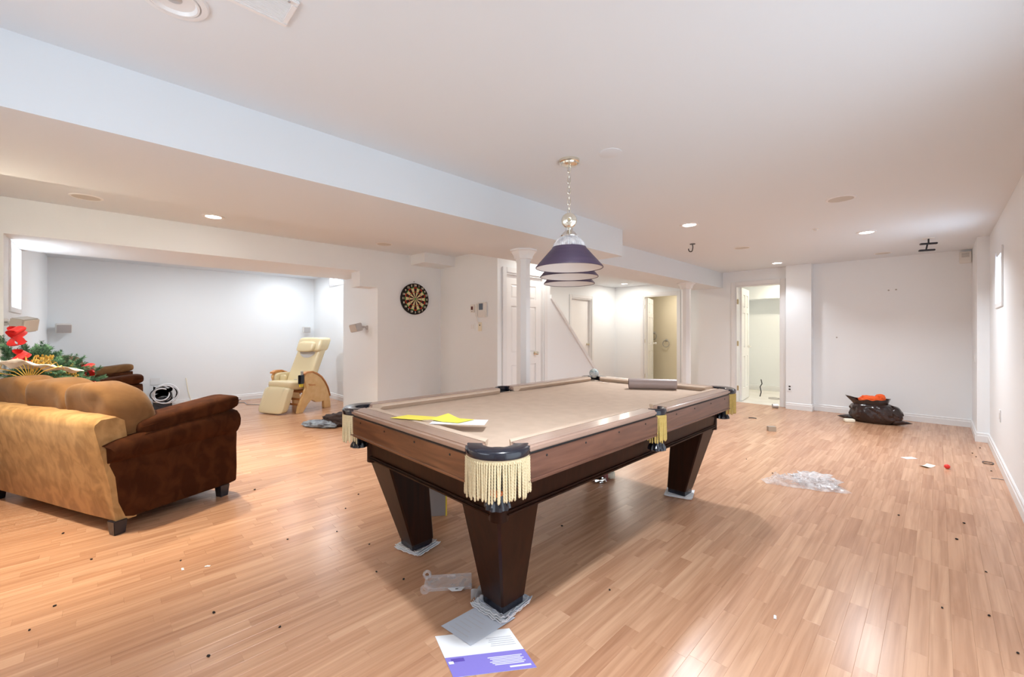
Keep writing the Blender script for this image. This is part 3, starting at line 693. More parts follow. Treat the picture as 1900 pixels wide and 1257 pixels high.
# apron frame
AX, AY = 0.565, 1.145
ZA0, ZA1 = 0.535, 0.676
for sy in (-1, 1):
    MB().hexa([(-AX + 0.03, sy * (AY - 0.015) - 0.01, ZA0), (AX - 0.03, sy * (AY - 0.015) - 0.01, ZA0), (AX - 0.03, sy * (AY - 0.015) + 0.01, ZA0), (-AX + 0.03, sy * (AY - 0.015) + 0.01, ZA0)],
              [(-AX + 0.03, sy * AY - 0.01, ZA1), (AX - 0.03, sy * AY - 0.01, ZA1), (AX - 0.03, sy * AY + 0.01, ZA1), (-AX + 0.03, sy * AY + 0.01, ZA1)]).build('apron', 'dark_wood', T, smooth=0)
    B(-AX + 0.035, AX - 0.035, sy * AY - 0.012, sy * AY + 0.012, ZA0 - 0.014, ZA0 + 0.008).build('apron_moulding', 'dark_wood', T, bevel=0.009, seg=3)
for sx in (-1, 1):
    MB().hexa([(sx * (AX - 0.015) - 0.01, -AY + 0.03, ZA0), (sx * (AX - 0.015) + 0.01, -AY + 0.03, ZA0), (sx * (AX - 0.015) + 0.01, AY - 0.03, ZA0), (sx * (AX - 0.015) - 0.01, AY - 0.03, ZA0)],
              [(sx * AX - 0.01, -AY + 0.03, ZA1), (sx * AX + 0.01, -AY + 0.03, ZA1), (sx * AX + 0.01, AY - 0.03, ZA1), (sx * AX - 0.01, AY - 0.03, ZA1)]).build('apron', 'dark_wood', T, smooth=0)
    B(sx * AX - 0.012, sx * AX + 0.012, -AY + 0.035, AY - 0.035, ZA0 - 0.014, ZA0 + 0.008).build('apron_moulding', 'dark_wood', T, bevel=0.009, seg=3)
B(-AX + 0.02, AX - 0.02, -AY + 0.02, AY - 0.02, ZA0 + 0.01, 0.67).build('frame_core', 'black_rubber', T, smooth=0)
# corner posts, legs, feet
def sq(cx, cy, h, z, ch):
    return [(cx - h + ch, cy - h, z), (cx + h - ch, cy - h, z), (cx + h, cy - h + ch, z), (cx + h, cy + h - ch, z), (cx + h - ch, cy + h, z), (cx - h + ch, cy + h, z), (cx - h, cy + h - ch, z), (cx - h, cy - h + ch, z)]
for sx in (-1, 1):
    for sy in (-1, 1):
        MB().lathe([(0, 0.505), (0.040, 0.505), (0.040, ZA1), (0, ZA1)], 16, (sx * (AX - 0.032), sy * (AY - 0.032), 0)).build('corner_post', 'dark_wood', T)
        tx, ty = sx * (AX - 0.130), sy * (AY - 0.130)
        bx_, by_ = sx * (AX - 0.198), sy * (AY - 0.212)
        lo, hi = sq(bx_, by_, 0.071, 0.055, 0.008), sq(tx, ty, 0.122, 0.528, 0.010)
        lg = MB().add(lo + hi, [tuple(range(8))[::-1], tuple(range(8, 16))] + [(i, (i + 1) % 8, 8 + (i + 1) % 8, 8 + i) for i in range(8)]).build('leg', 'dark_wood', T, smooth=0)
        lo, hi = sq(bx_, by_, 0.066, 0.022, 0.006), sq(bx_, by_, 0.067, 0.055, 0.006)
        MB().add(lo + hi, [tuple(range(8))[::-1], tuple(range(8, 16))] + [(i, (i + 1) % 8, 8 + (i + 1) % 8, 8 + i) for i in range(8)]).build('foot', 'black_plastic', lg, smooth=0)
# pockets with fringe
def strand_mesh(L, r, material):
    mb = MB(); n = 10; turns = L / 0.011; m = int(L / 0.0022); V = []
    for i in range(m + 1):
        s = i / m; z = -L * s; tw = 2 * PI * turns * s
        rr = r * (1.0 if s < 0.94 else math.sqrt(max(0.02, 1 - ((s - 0.94) / 0.06) ** 2)))
        for k in range(n):
            a = 2 * PI * k / n
            q = rr * (0.74 + 0.26 * abs(math.cos(a - tw / 2)))
            V.append((q * math.cos(a), q * math.sin(a), z))
    F = [(i * n + k, i * n + (k + 1) % n, (i + 1) * n + (k + 1) % n, (i + 1) * n + k) for i in range(m) for k in range(n)]
    mb.add(V, F); me = bpy.data.meshes.new('fringe_strand'); me.from_pydata(mb.v, [], mb.f)
    me.polygons.foreach_set('use_smooth', [True] * len(me.polygons)); me.materials.append(MATS[material]); return me
STRAND = {(m, L): strand_mesh(L, 0.0047, m) for m in ('rope_cream', 'rope_gold') for L in (0.136, 0.144, 0.150)}
SM = {(m, L): STRAND[(m, L)] for (m, L) in STRAND}
def pocket(cx, cy, dirx, diry, corner, m='rope_cream', fringe=True):
    """pocket casting; (dirx, diry) points outward"""
    a_out = math.atan2(diry, dirx)
    p = bpy.data.objects.new('pocket', None); COL.objects.link(p); p.parent = T; p.location = (cx, cy, 0); p.empty_display_size = 0.05
    if corner:
        R0, R1, half = 0.058, 0.129, math.radians(88)
        cen = 0.0
    else:
        R0, R1, half = 0.046, 0.075, math.radians(86)
        cen = 0.0
    # casting (crescent)
    n = 28; prof = [(R0, ZT - 0.026), (R0, ZT - 0.004), (R0 + 0.004, ZT), (R1 - 0.014, ZT + 0.002), (R1 - 0.004, ZT - 0.004), (R1, ZT - 0.014), (R1 - 0.003, ZT - 0.032), (R0 + 0.01, ZT - 0.034)]
    mb = MB(); V = []
    for i in range(n + 1):
        s = -1 + 2 * i / n; a = a_out + s * half
        for (r, z) in prof:
            rr = r
            V.append((rr * math.cos(a), rr * math.sin(a), z))
    k = len(prof)
    F = [(i * k + j, (i + 1) * k + j, (i + 1) * k + (j + 1) % k, i * k + (j + 1) % k) for i in range(n) for j in range(k)] + [tuple(range(k)), tuple(range(n * k, n * k + k))[::-1]]
    mb.add(V, F).build('pocket_casting', 'black_plastic', p, smooth=40)
    # throat
    MB().lathe([(R0 + 0.012, ZT - 0.034), (R0 + 0.004, ZT - 0.10), (R0 * 0.7, 0.675), (0, 0.672)], 24).build('pocket_liner', 'black_rubber', p)
    # back plate hiding the gap behind the fringe
    V = []
    for i in range(n + 1):
        a = a_out + (-1 + 2 * i / n) * half
        for (r, z) in ((R1 - 0.016, ZT - 0.034), (R1 - 0.012, ZT - 0.034), (R1 - 0.012, 0.690), (R1 - 0.016, 0.690)): V.append((r * math.cos(a), r * math.sin(a), z))
    MB().add(V, [(i * 4 + j, (i + 1) * 4 + j, (i + 1) * 4 + (j + 1) % 4, i * 4 + (j + 1) % 4) for i in range(n) for j in range(4)]).build('pocket_back', 'black_rubber', p)
    # heading braid + strands
    rr = R1 - 0.006; V = []
    for i in range(n + 1):
        a = a_out + (-1 + 2 * i / n) * half
        for (r, z) in ((rr - 0.003, ZT - 0.030), (rr + 0.001, ZT - 0.030), (rr + 0.002, ZT - 0.048), (rr - 0.003, ZT - 0.048)): V.append((r * math.cos(a), r * math.sin(a), z))
    MB().add(V, [(i * 4 + j, (i + 1) * 4 + j, (i + 1) * 4 + (j + 1) % 4, i * 4 + (j + 1) % 4) for i in range(n) for j in range(4)] + [(0, 1, 2, 3), (n * 4 + 3, n * 4 + 2, n * 4 + 1, n * 4)]).build('fringe_braid', m, p)
    arc = rr * 2 * half; ns = max(8, int(arc / 0.0098))
    for i in range(ns):
        a = a_out + (-1 + 2 * (i + 0.5) / ns) * half
        L = random.choice((0.136, 0.144, 0.150))
        link('fringe_strand', SM[(m, L)], p, (rr * math.cos(a), rr * math.sin(a), ZT - 0.040), (random.uniform(-0.03, 0.03) , random.uniform(-0.03, 0.03), random.random() * 6))
    # ribbed boot below
    mb = MB(); V = []; nn = 40; prof = [(0.026, 0.672), (0.030, 0.640), (0.036, 0.622), (0.047, 0.604), (0.049, 0.590), (0.034, 0.584), (0.0, 0.584)]
    off = 0.062 if corner else 0.040
    for (r, z) in prof:
        for q in range(nn):
            f_ = (1.0 + (0.06 if q % 4 < 2 else -0.06) * (1 if z < 0.63 else 0)); a = 2 * PI * q / nn
            V.append((r * f_ * math.cos(a) + off * math.cos(a_out) * 0.6, r * f_ * math.sin(a) + off * math.sin(a_out) * 0.6, z))
    mb.add(V, [(i * nn + q, i * nn + (q + 1) % nn, (i + 1) * nn + (q + 1) % nn, (i + 1) * nn + q) for i in range(len(prof) - 1) for q in range(nn)])
    mb.build('pocket_boot', 'black_plastic', p, smooth=20)
    return p
ci = 0.112
pocket(HX - ci, -HY + ci, 1, -1, True, 'rope_cream')
pocket(-HX + ci, -HY + ci, -1, -1, True, 'rope_cream')
pocket(HX - ci, HY - ci, 1, 1, True, 'rope_gold')
pocket(-HX + ci, HY - ci, -1, 1, True, 'rope_cream')
pocket(HX - 0.058, 0, 1, 0, False, 'rope_gold')
pocket(-HX + 0.058, 0, -1, 0, False, 'rope_cream')

def on_table(x, y): return x, y
# papers on the table
ZR = ZT + 0.003
def paper(name, label, cat, o, e1, e2, m, z=0.001, th=0.0012, lift=None, group=None, nu=14, nv=8, local=True):
    ox, oy = o
    t_ = thing(name, label, cat, (ox, oy, z), 0, group)
    def fn(u, v):
        zz = lift(u, v) if lift else 0.0
        return (e1[0] * u + e2[0] * v, e1[1] * u + e2[1] * v, th + zz)
    MB().sheet(fn, nu, nv, th).build('sheet', m, t_, smooth=40)
    return t_
def ylift(u, v): return 0.022 * max(0, 1 - abs(u - 0.62) / 0.16) * (0.3 + 0.7 * v) + 0.004 * u
paper('yellow_paper', 'bent yellow paper slip on the near rail of the pool table', 'paper', (-1.90, 1.02), (0.34, 0.16), (-0.005, 0.10), 'paper_yellow', ZR, 0.0012, ylift, nu=24)
paper('envelope', 'white envelope under the yellow slip on the pool table', 'envelope', (-1.655, 1.085), (0.20, 0.165), (-0.07, 0.085), 'paper_white', ZR - 0.0008, 0.0015)
# vinyl tube
tx0, tx1 = Vector((-1.78, 3.09, ZB_ + 0.043)), Vector((-1.475, 3.30, ZB_ + 0.043))
t = thing('vinyl_roll', 'brown vinyl tube roll lying on the pool table cloth', 'tube', ((tx0.x + tx1.x) / 2, (tx0.y + tx1.y) / 2, ZB_ + 0.001), math.atan2(tx1.y - tx0.y, tx1.x - tx0.x))
Lh = (tx1 - tx0).length / 2; R = 0.042
MX = Matrix.Rotation(PI / 2, 4, 'Y')
MB().lathe([(R - 0.003, -Lh), (R, -Lh), (R, Lh), (R - 0.003, Lh)], 36, (0, 0, R), mtx=MX).build('roll_outer', 'tube_vinyl', t)
MB().lathe([(R - 0.003, -Lh), (R - 0.003, Lh)], 36, (0, 0, R), mtx=MX).build('roll_inner', 'tube_inside', t)
# glass ball in far pocket
t = thing('glass_ball', 'teal glass ball wrapped in film resting on the far corner pocket', 'ball', (TC[0] - HX + ci, TC[1] + HY - ci, ZT - 0.012))
MB().sell((0, 0, 0.045), (0.045, 0.045, 0.045), 1, 1, 28, 18).build('ball', 'ball_teal', t)
def ww(u, v):
    a = 2 * PI * u; r = 0.046 + 0.004 * nz3(u * 6, v * 5, 1)
    return (r * math.cos(a) * math.cos(0.3 - v), r * math.sin(a) * math.cos(0.3 - v), 0.045 + r * math.sin(0.3 - v))
MB().sheet(ww, 36, 8).build('wrapping', 'clear_film', t)
t = thing('film_scrap', 'curled clear film strip on the cloth beside the far pocket', 'plastic scrap', (-2.22, 3.27, ZB_ + 0.001))
MB().sheet(lambda u, v: (0.16 * u, 0.03 * v - 0.05 * u, 0.004 + 0.012 * abs(math.sin(u * 4)) * (1 - v)), 16, 4, 0.001).build('film', 'clear_film', t)
# orange ball hanging in right far pocket
for (bx_, by_, lb) in ((HX - ci + 0.012, HY - ci + 0.03, 'orange billiard ball showing under the far right pocket'), (HX - ci - 0.012, -HY + ci - 0.030, 'orange billiard ball peeking under the near fringed pocket')):
    o = MB().sell((0, 0, 0.0285), (0.0285, 0.0285, 0.0285), 1, 1, 24, 14).build('billiard_ball', 'ball_orange'); o.location = (TC[0] + bx_ + 0.04, TC[1] + by_ + (0.02 if by_ > 0 else -0.0), 0.618); tag(o, lb, 'ball')
# ================================================================== SOFAS
def sofa(name, label, L, loc, rz, nseat, group):
    t = thing(name, label, 'sofa', (loc[0], loc[1], 0), rz, group)
    D = 0.78
    # base (between the arms)
    B(0.16, L - 0.16, -D + 0.03, -0.05, 0.075, 0.40).build('base', 'suede_shaded', t, bevel=0.025, seg=3)
    # leaning back, bulged a little
    def bk(u, v):
        pass
    prof = [(-0.030, 0.078), (-0.010, 0.090), (0.030, 0.30), (0.075, 0.52), (0.108, 0.675), (0.104, 0.715), (0.075, 0.742), (-0.02, 0.745), (-0.06, 0.72), (-0.10, 0.40), (-0.12, 0.078)]
    n = 24; V = []; k = len(prof)
    for i in range(n + 1):
        x = 0.012 + (L - 0.024) * i / n; e = min(i, n - i) / n
        for (y, z) in prof:
            rd = 0.02 * (1 - min(1, e * 14))
            V.append((x, y + 0.006 * nz3(x * 3, z * 4, 2) - (rd if y > 0.02 else 0), z + (0.010 * nz3(x * 4, 0.3, 5) if z > 0.6 else 0) - (rd if z > 0.7 else 0)))
    MB().add(V, [(i * k + j, (i + 1) * k + j, (i + 1) * k + (j + 1) % k, i * k + (j + 1) % k) for i in range(n) for j in range(k)] + [tuple(range(k)), tuple(range(n * k, n * k + k))[::-1]]).build('back_panel', 'suede_lit', t, smooth=50)
    # arms: rolled outer profile (x outward negative for the near arm)
    aprof = [(0.012, 0.085), (0.002, 0.10), (-0.004, 0.20), (0.000, 0.36), (-0.004, 0.455), (-0.002, 0.470), (-0.022, 0.490), (-0.046, 0.530), (-0.052, 0.575), (-0.040, 0.620), (-0.010, 0.648), (0.06, 0.66), (0.17, 0.655), (0.20, 0.62), (0.205, 0.085)]
    for side in (0, 1):
        V = []; k = len(aprof); n = 22
        for i in range(n + 1):
            s = i / n
            tuck = 0.018 * (1 - min(1, min(s, 1 - s) * 12)); drop = 0.075 * max(0, 1 - s / 0.55)
            for (x, z) in aprof:
                ys = -0.040 + 0.105 * (z - 0.08) / 0.6 - 0.7 * max(0.0, -x); y = ys - (D + ys) * s
                zz = z - (drop * max(0, (z - 0.40)) / 0.26); xx = x + (tuck if x < 0.1 else -tuck)
                V.append(((xx if side == 0 else L - xx), y, zz - (tuck * 0.6 if z > 0.6 else 0)))
        MB().add(V, [(i * k + j, (i + 1) * k + j, (i + 1) * k + (j + 1) % k, i * k + (j + 1) % k) for i in range(n) for j in range(k)] + [tuple(range(k)), tuple(range(n * k, n * k + k))[::-1]]).build('arm', 'suede_shaded', t, smooth=40)
        cx = 0.085 if side == 0 else L - 0.085
        def tilt(p):
            s = (p.y + 0.33) / 0.66
            z = p.z + (0.5 - s) * 0.085 + 0.004 * nz3(p.x * 8, p.y * 6, 3)
            return Vector((p.x * (1.0 - 0.10 * s), p.y, z))
        ap = MB().sell((cx, -0.455, 0.672), (0.122, 0.335, 0.064), 0.55, 0.30, 40, 18, tilt).build('arm_pillow', 'suede_cushion' if side == 1 else 'suede_shaded', t, smooth=60)
        pts = []
        for q in range(30):
            y = 0.325 - 0.65 * q / 29; s = (y + 0.33) / 0.66
            pts.append((cx + (-1 if side == 0 else 1) * 0.118 * (1 - 0.10 * s), -0.455 + y, 0.672 + (0.5 - s) * 0.085 + 0.012))
        MB().tube(pts, 0.003, 6).build('piping', 'suede_shaded', ap)
    sw = (L - 0.38) / nseat
    for i in range(nseat):
        x0 = 0.19 + i * sw
        MB().sell((x0 + sw / 2, -0.46, 0.44), (sw / 2 - 0.004, 0.32, 0.075), 0.5, 0.22, 32, 12, lambda p: Vector((p.x, p.y, p.z + 0.012 * nz3(p.x * 4, p.y * 4, i)))).build('seat_cushion', 'suede_cushion', t, smooth=60)
    nb = nseat + 1
    bw = (L - 0.10) / nb
    for i in range(nb):
        cx = 0.05 + bw * (i + 0.5); rr = random.Random(i + int(L * 10))
        def slump(p, i=i):
            z = p.z; y = p.y + 0.30 * (z) + 0.020 * nz3(p.x * 5 + i * 3, z * 6, 1) + 0.006 * math.sin(p.x * 30 + z * 22 + i)
            zz = z + 0.016 * nz3(p.x * 4 + i * 5, p.y * 5, 7) - 0.035 * (abs(p.x) / (bw / 2)) ** 3 * (z > 0) - 0.03 * (i == 0) * max(0, -p.x / bw)
            return Vector((p.x, y, zz))
        MB().sell((cx, -0.14, 0.725), (bw / 2 + 0.035, 0.135, 0.205), 0.5, 0.42, 56, 26, slump).build('back_cushion', 'suede_cushion', t, smooth=60)
    for (x, y) in ((0.035, -0.035), (L - 0.035, -0.035), (0.035, -D + 0.10), (L - 0.035, -D + 0.10)):
        MB().hexa([(x - 0.028, y - 0.028, 0), (x + 0.028, y - 0.028, 0), (x + 0.028, y + 0.028, 0), (x - 0.028, y + 0.028, 0)],
                  [(x - 0.036, y - 0.036, 0.088), (x + 0.036, y - 0.036, 0.088), (x + 0.036, y + 0.036, 0.088), (x - 0.036, y + 0.036, 0.088)]).build('leg', 'black_plastic', t, bevel=0.003)
    return t
sofa('loveseat', 'brown suede loveseat in front with its back to the camera', 1.58, (-3.52, 0.05), math.radians(204.5), 2, 'brown suede sofas')
sofa('sofa', 'brown suede sofa in the alcove behind the Christmas greenery', 2.36, (-6.42, -0.445), PI, 3, 'brown suede sofas')

# ================================================================== CHRISTMAS GREENERY
def sprig(seed):
    rng = random.Random(seed); mb = MB(); L = 0.17
    mb.tube([(0, 0, 0), (0, 0, L * 0.5), (0.01, 0, L)], [0.004, 0.003, 0.001], 5)
    for i in range(20):
        z = L * (0.08 + 0.90 * i / 19)
        for q in range(8):
            a = rng.random() * 6.283; l = 0.040 * (1.05 - 0.4 * i / 19) * (0.8 + 0.4 * rng.random())
            d = Vector((math.cos(a), math.sin(a), 0.55 + 0.3 * rng.random())).normalized(); b = Vector((0, 0, z)); s = d.cross(Vector((0, 0, 1))).normalized() * 0.0024
            m = b + d * l * 0.5
            mb.add([b - s * 0.5, b + s * 0.5, m + s, b + d * l, m - s], [(0, 1, 2, 3, 4)])
    me = bpy.data.meshes.new('fir_branch'); me.from_pydata([tuple(p) for p in mb.v], [], mb.f); me.materials.append(MATS['fir']); return me
SPR = [sprig(s) for s in range(4)]
g = thing('christmas_greenery', 'heaped green Christmas garland with gold and red ornaments beside the loveseat', 'christmas garland', (-5.3, -0.27, 0))
MB().tube([(0, 0, 0), (0.02, -0.01, 0.45), (0.10, -0.05, 0.98)], [0.03, 0.025, 0.015], 10).build('trunk', 'trunk', g)
MB().lathe([(0, 0), (0.16, 0), (0.14, 0.03), (0.04, 0.05), (0.03, 0.12)], 16).build('tree_stand', 'steel_dark', g)
P0, P1 = Vector((0.24, -0.20, 0.98)), Vector((-0.38, 0.10, 0.68))
rng = random.Random(11)
def heap(s, a, rad):
    c = P0.lerp(P1, s); R = lerp(0.20, 0.19, s) * rad
    return c, Vector((math.cos(a) * 0.55, math.sin(a) * 0.75, math.sin(a * 1.0) * 0.0)) * R
for i in range(250):
    s = rng.random(); a = rng.random() * 6.283; up = rng.uniform(-0.5, 1.0)
    c = P0.lerp(P1, s); R = 0.17 * rng.random() ** 0.4
    d = Vector((math.cos(a) * (1 - abs(up) * 0.4), math.sin(a) * (1 - abs(up) * 0.4) * 0.8, up)).normalized()
    p = c + d * R * 0.75
    lim = -0.16 if p.x < 0.15 else -0.32
    p.y = max(p.y, lim)
    dd = (d + Vector((rng.uniform(-.5, .5), rng.uniform(-.3, .5), rng.uniform(-.3, .3)))).normalized()
    if p.y + dd.y * 0.17 < lim - 0.11: dd.y = abs(dd.y)
    o = link('fir_branch', SPR[i % 4], g, p, dd.to_track_quat('Z', 'Y').to_euler())
for i in range(70):        # lower boughs down to the stand
    a = rng.random() * 6.283; z = rng.uniform(0.12, 0.7)
    d = Vector((math.cos(a), abs(math.sin(a)) * 0.7 - 0.1, 0.25)).normalized()
    link('fir_branch', SPR[i % 4], g, Vector((0.02, 0, z)) + d * 0.03, d.to_track_quat('Z', 'Y').to_euler())
CAMV = Vector((0.95, 0.25, 0.2))
def orn(s, off): return P0.lerp(P1, s) + Vector(off) + Vector((0.08, 0.0, 0.03))
for k, (s, off) in enumerate((((0.80), (0.12, 0.06, 0.06)), ((0.33), (0.13, 0.05, 0.10)))):
    MB().sell((0, 0, 0), (0.034, 0.034, 0.034), 1, 1, 20, 12).build('ball_ornament', 'gold_ball', g, loc=orn(s, off))
def bow(loc, seed, sc=1.0):
    rng = random.Random(seed); mb = MB()
    for q in range(4):
        a = q * PI / 2 + rng.random(); L = 0.085 * sc
        dx, dz = math.cos(a), math.sin(a)
        def fn(u, v, dx=dx, dz=dz):
            l = L * math.sin(u * PI) * 1.0; w_ = (v - 0.5) * 0.05 * sc
            return (w_ * -dz + dx * l * 0.9 + 0.03 * math.cos(u * PI), w_ * 0.9 + 0.03 * math.sin(2 * PI * u), dz * l * 0.9 + w_ * dx)
        mb.sheet(fn, 16, 3)
    mb.build('red_bow', 'ribbon_red', g, loc=loc)
for k, (s, off, sc) in enumerate(((0.02, (0.10, 0.0, 0.22), 1.0), (0.10, (0.16, 0.0, 0.08), 0.9), (0.92, (0.05, 0.10, 0.17), 0.8), (0.99, (0.10, 0.12, 0.01), 1.0), (0.62, (0.15, 0.03, -0.02), 0.6), (0.88, (0.16, 0.08, -0.08), 0.8))):
    bow(orn(s, off), k, sc)
for k in range(7):
    mb = MB(); rng = random.Random(50 + k)
    for q in range(26):
        c = Vector((rng.gauss(0, 0.024), rng.gauss(0, 0.02), rng.gauss(0, 0.026)))
        mb.sell(c, (0.009, 0.009, 0.012), 1, 1, 6, 4)
        mb.tube([(0, 0, 0), tuple(c)], 0.0012, 4)
    s = (0.12, 0.26, 0.4, 0.5, 0.68, 0.86, 0.95)[k]
    mb.build('gold_berries', 'gold', g, loc=orn(s, (0.13, 0.08, 0.03 + 0.06 * math.sin(k * 2))))
mb = MB()
for q in range(11):       # gold fan of curled wires
    a = math.radians(35 + q * 12); L = 0.20
    mb.tube([(0.0, 0.02, 0.0), (0.02, 0.02 + 0.45 * L * math.cos(a), 0.6 * L * math.sin(a)), (0.02, 0.02 + L * math.cos(a), 0.9 * L * math.sin(a)), (0.0, 0.02 + 1.08 * L * math.cos(a), 0.65 * L * math.sin(a))], 0.0035, 6)
mb.build('gold_fan', 'gold', g, loc=orn(0.04, (0.24, 0.05, -0.11)))
# white cloth over the cushion tops
t = thing('white_cloth', 'rumpled white lace cloth draped on the loveseat cushions', 'cloth', (-4.80, -0.36, 0.94))
def clothf(u, v):
    return (0.12 - 0.20 * u + 0.10 * (v - 0.5), -0.17 + 0.40 * u + 0.05 * (v - 0.5), 0.075 - 0.075 * u + 0.05 * v * (1 - u) + 0.030 * nz3(u * 6, v * 4, 2) + 0.018 * math.sin(u * 16 + v * 5) * (1 - u))
MB().sheet(clothf, 40, 14, 0.004).build('cloth_sheet', 'cloth_white', t, smooth=60)

# ================================================================== RECLINER
t = thing('recliner', 'cream leather recliner with maple elephant shaped side panels', 'recliner chair', (-7.33, 2.28, 0), math.radians(204.2))
outl = [(.315, 0), (.29, .10), (.22, .25), (.155, .37), (.175, .45), (.20, .53), (.17, .595), (.11, .615), (.04, .612), (-.05, .575), (-.14, .515), (-.21, .43), (-.27, .33), (-.315, .20), (-.34, .08), (-.345, 0), (-.20, 0), (-.195, .125), (-.12, .115), (-.04, .125), (.03, .165), (.06, .172), (.12, .12), (.17, .06), (.215, 0)]
top = [(.205, .60), (.14, .628), (.04, .628), (-.06, .590), (-.15, .530), (-.225, .440), (-.285, .335), (-.33, .20)]
for sx in (-1, 1):
    x0 = sx * 0.335
    pn = MB().prism(outl, 'x', x0 - 0.026, x0 + 0.026).build('side_panel', 'maple', t, bevel=0.006, smooth=40)
    mb = MB(); V = []
    for (y, z) in top:
        for (dx, dz) in ((-0.04, 0), (0.04, 0), (0.04, -0.026), (-0.04, -0.026)): V.append((x0 + dx, y, z + dz + 0.004))
    n = len(top)
    mb.add(V, [(i * 4 + j, (i + 1) * 4 + j, (i + 1) * 4 + (j + 1) % 4, i * 4 + (j + 1) % 4) for i in range(n - 1) for j in range(4)] + [(0, 1, 2, 3), (n * 4 - 1, n * 4 - 2, n * 4 - 3, n * 4 - 4)])
    mb.build('armrest', 'oak_orange', t, bevel=0.008, smooth=50)
    MB().sell((sx * 0.285, 0.02, 0.50), (0.03, 0.17, 0.09), 0.5, 0.4, 24, 12).build('arm_pad', 'leather_cream', t, smooth=60)
for z, y in ((0.20, 0.20), (0.12, 0.23)): B(-0.31, 0.31, y - 0.012, y + 0.012, z - 0.016, z + 0.016).build('stretcher', 'oak_orange', t, bevel=0.004)
B(-0.31, 0.31, -0.10, 0.14, 0.29, 0.33).build('seat_frame', 'oak_orange', t, bevel=0.006)
MB().sell((0, 0.10, 0.40), (0.265, 0.26, 0.075), 0.45, 0.28, 40, 14, lambda p: Vector((p.x, p.y, p.z + 0.10 * p.y))).build('seat_cushion', 'leather_cream', t, smooth=60)
def backf(p):      # local slab: x width, y thickness, z height -> lean
    return Vector((p.x, p.y - 0.46 * p.z - 0.02 * math.cos(p.x * 6), p.z))
bb = MB().sell((0, -0.17, 0.70), (0.255, 0.075, 0.37), 0.28, 0.35, 40, 22, backf).build('backrest', 'leather_cream', t, smooth=60)
MB().sell((0, -0.325, 1.045), (0.272, 0.108, 0.118), 0.35, 0.3, 36, 14, lambda p: Vector((p.x, p.y - 0.42 * p.z, p.z))).build('headrest', 'leather_cream', t, smooth=60)
MB().sell((0.02, -0.205, 1.01), (0.18, 0.055, 0.085), 0.5, 0.35, 32, 14, lambda p: Vector((p.x, p.y - 0.42 * p.z, p.z))).build('head_pillow', 'leather_cream', t, smooth=60)
V = []
for q in range(21):
    a = PI * q / 20; V.append((0.165 * math.cos(a), -0.197 - 0.0, 0.93 - 0.105 * math.sin(a)))
cc = []
for (x, y, z) in V: cc.append((x, -0.17 + 0.082 - 0.46 * (z - 0.70) - 0.02 * math.cos(x * 6), z))
MB().add(cc + [(p[0], p[1] - 0.01, p[2]) for p in cc], [tuple(range(21)), tuple(range(21, 42))[::-1]] + [(i, (i + 1) % 21, 21 + (i + 1) % 21, 21 + i) for i in range(21)]).build('back_crescent', 'crescent_grey', bb, smooth=30)  # grey crescent on the backrest below the head pillow
def footf(p):
    return Vector((p.x, p.y + 0.38 * (-p.z) + 0.010 * max(0, math.sin(p.x * 70 + p.z * 12)) * max(0, min(1, (p.z + 0.02) * 12)) * (p.y > 0), p.z))
MB().sell((0, 0.395, 0.205), (0.262, 0.065, 0.195), 0.30, 0.30, 64, 20, footf).build('footrest', 'leather_cream', t, smooth=60)
MB().prism([(.10, .415), (.13, .44), (.04, .42), (-.02, .415), (-.02, .395), (.04, .40), (.10, .405)], 'x', -0.37, -0.362).build('recline_lever', 'oak_orange', t, bevel=0.003)
B(-0.375, -0.315, 0.205, 0.275, 0.45, 0.585).build('remote_pocket', 'black_plastic', t, bevel=0.006, loc=None)
MB().lathe([(0.018, 0.58), (0.020, 0.64), (0.012, 0.645), (0, 0.645)], 16, (-0.345, 0.225, 0)).build('remote', 'grey_plastic', t)
B(-0.365, -0.325, 0.215, 0.265, 0.40, 0.45).build('pocket_bracket', 'carton_yellow', t, bevel=0.004)
MB().sell((0.20, 0.10, 0.50), (0.06, 0.02, 0.06), 0.6, 0.4, 20, 10).build('side_pouch', 'leather_cream', t, smooth=60)
MB().tube([(-0.15, 0.14, 0.497), (-0.12, 0.17, 0.503), (-0.09, 0.15, 0.498), (-0.12, 0.13, 0.50)], 0.005, 6).build('seat_cable', 'cable_grey', t)

# ================================================================== WALL THINGS
# dartboard on x = -5.245 facing +x
t = thing('dartboard', 'round dartboard hung on the white left wall', 'dartboard', (-5.245, 3.185, 1.725))
RB = 0.222
MXd = Matrix.Rotation(PI / 2, 4, 'Y')
MB().lathe([(0, 0), (RB, 0), (RB, 0.028), (RB - 0.004, 0.032), (0, 0.032)], 64, mtx=MXd).build('board', 'board_black', t)
def sect(r0, r1, idx, x, parent, nm, m):
    mb = MB()
    for i in idx:
        a0, a1 = math.radians(90 - 9 + 18 * i), math.radians(90 + 9 + 18 * i)
        V = []
        for q in range(4):
            a = a0 + (a1 - a0) * q / 3
            for r in (r0, r1): V.append((x, r * math.cos(a), r * math.sin(a)))
        mb.add(V, [(2 * q, 2 * q + 1, 2 * q + 3, 2 * q + 2) for q in range(3)])
    return mb.build(nm, m, parent, smooth=0, recalc=False)
for i in range(20):
    m = 'board_maroon' if i % 2 == 0 else 'board_cream'
    sect(0.014, 0.160, [i], 0.0330, t, 'sector', m)
sect(0.153, 0.166, range(0, 20, 2), 0.0336, t, 'double_ring_red', 'board_red'); sect(0.153, 0.166, range(1, 20, 2), 0.0336, t, 'double_ring_green', 'board_green')
sect(0.094, 0.103, range(0, 20, 2), 0.0336, t, 'treble_ring_red', 'board_red'); sect(0.094, 0.103, range(1, 20, 2), 0.0336, t, 'treble_ring_green', 'board_green')
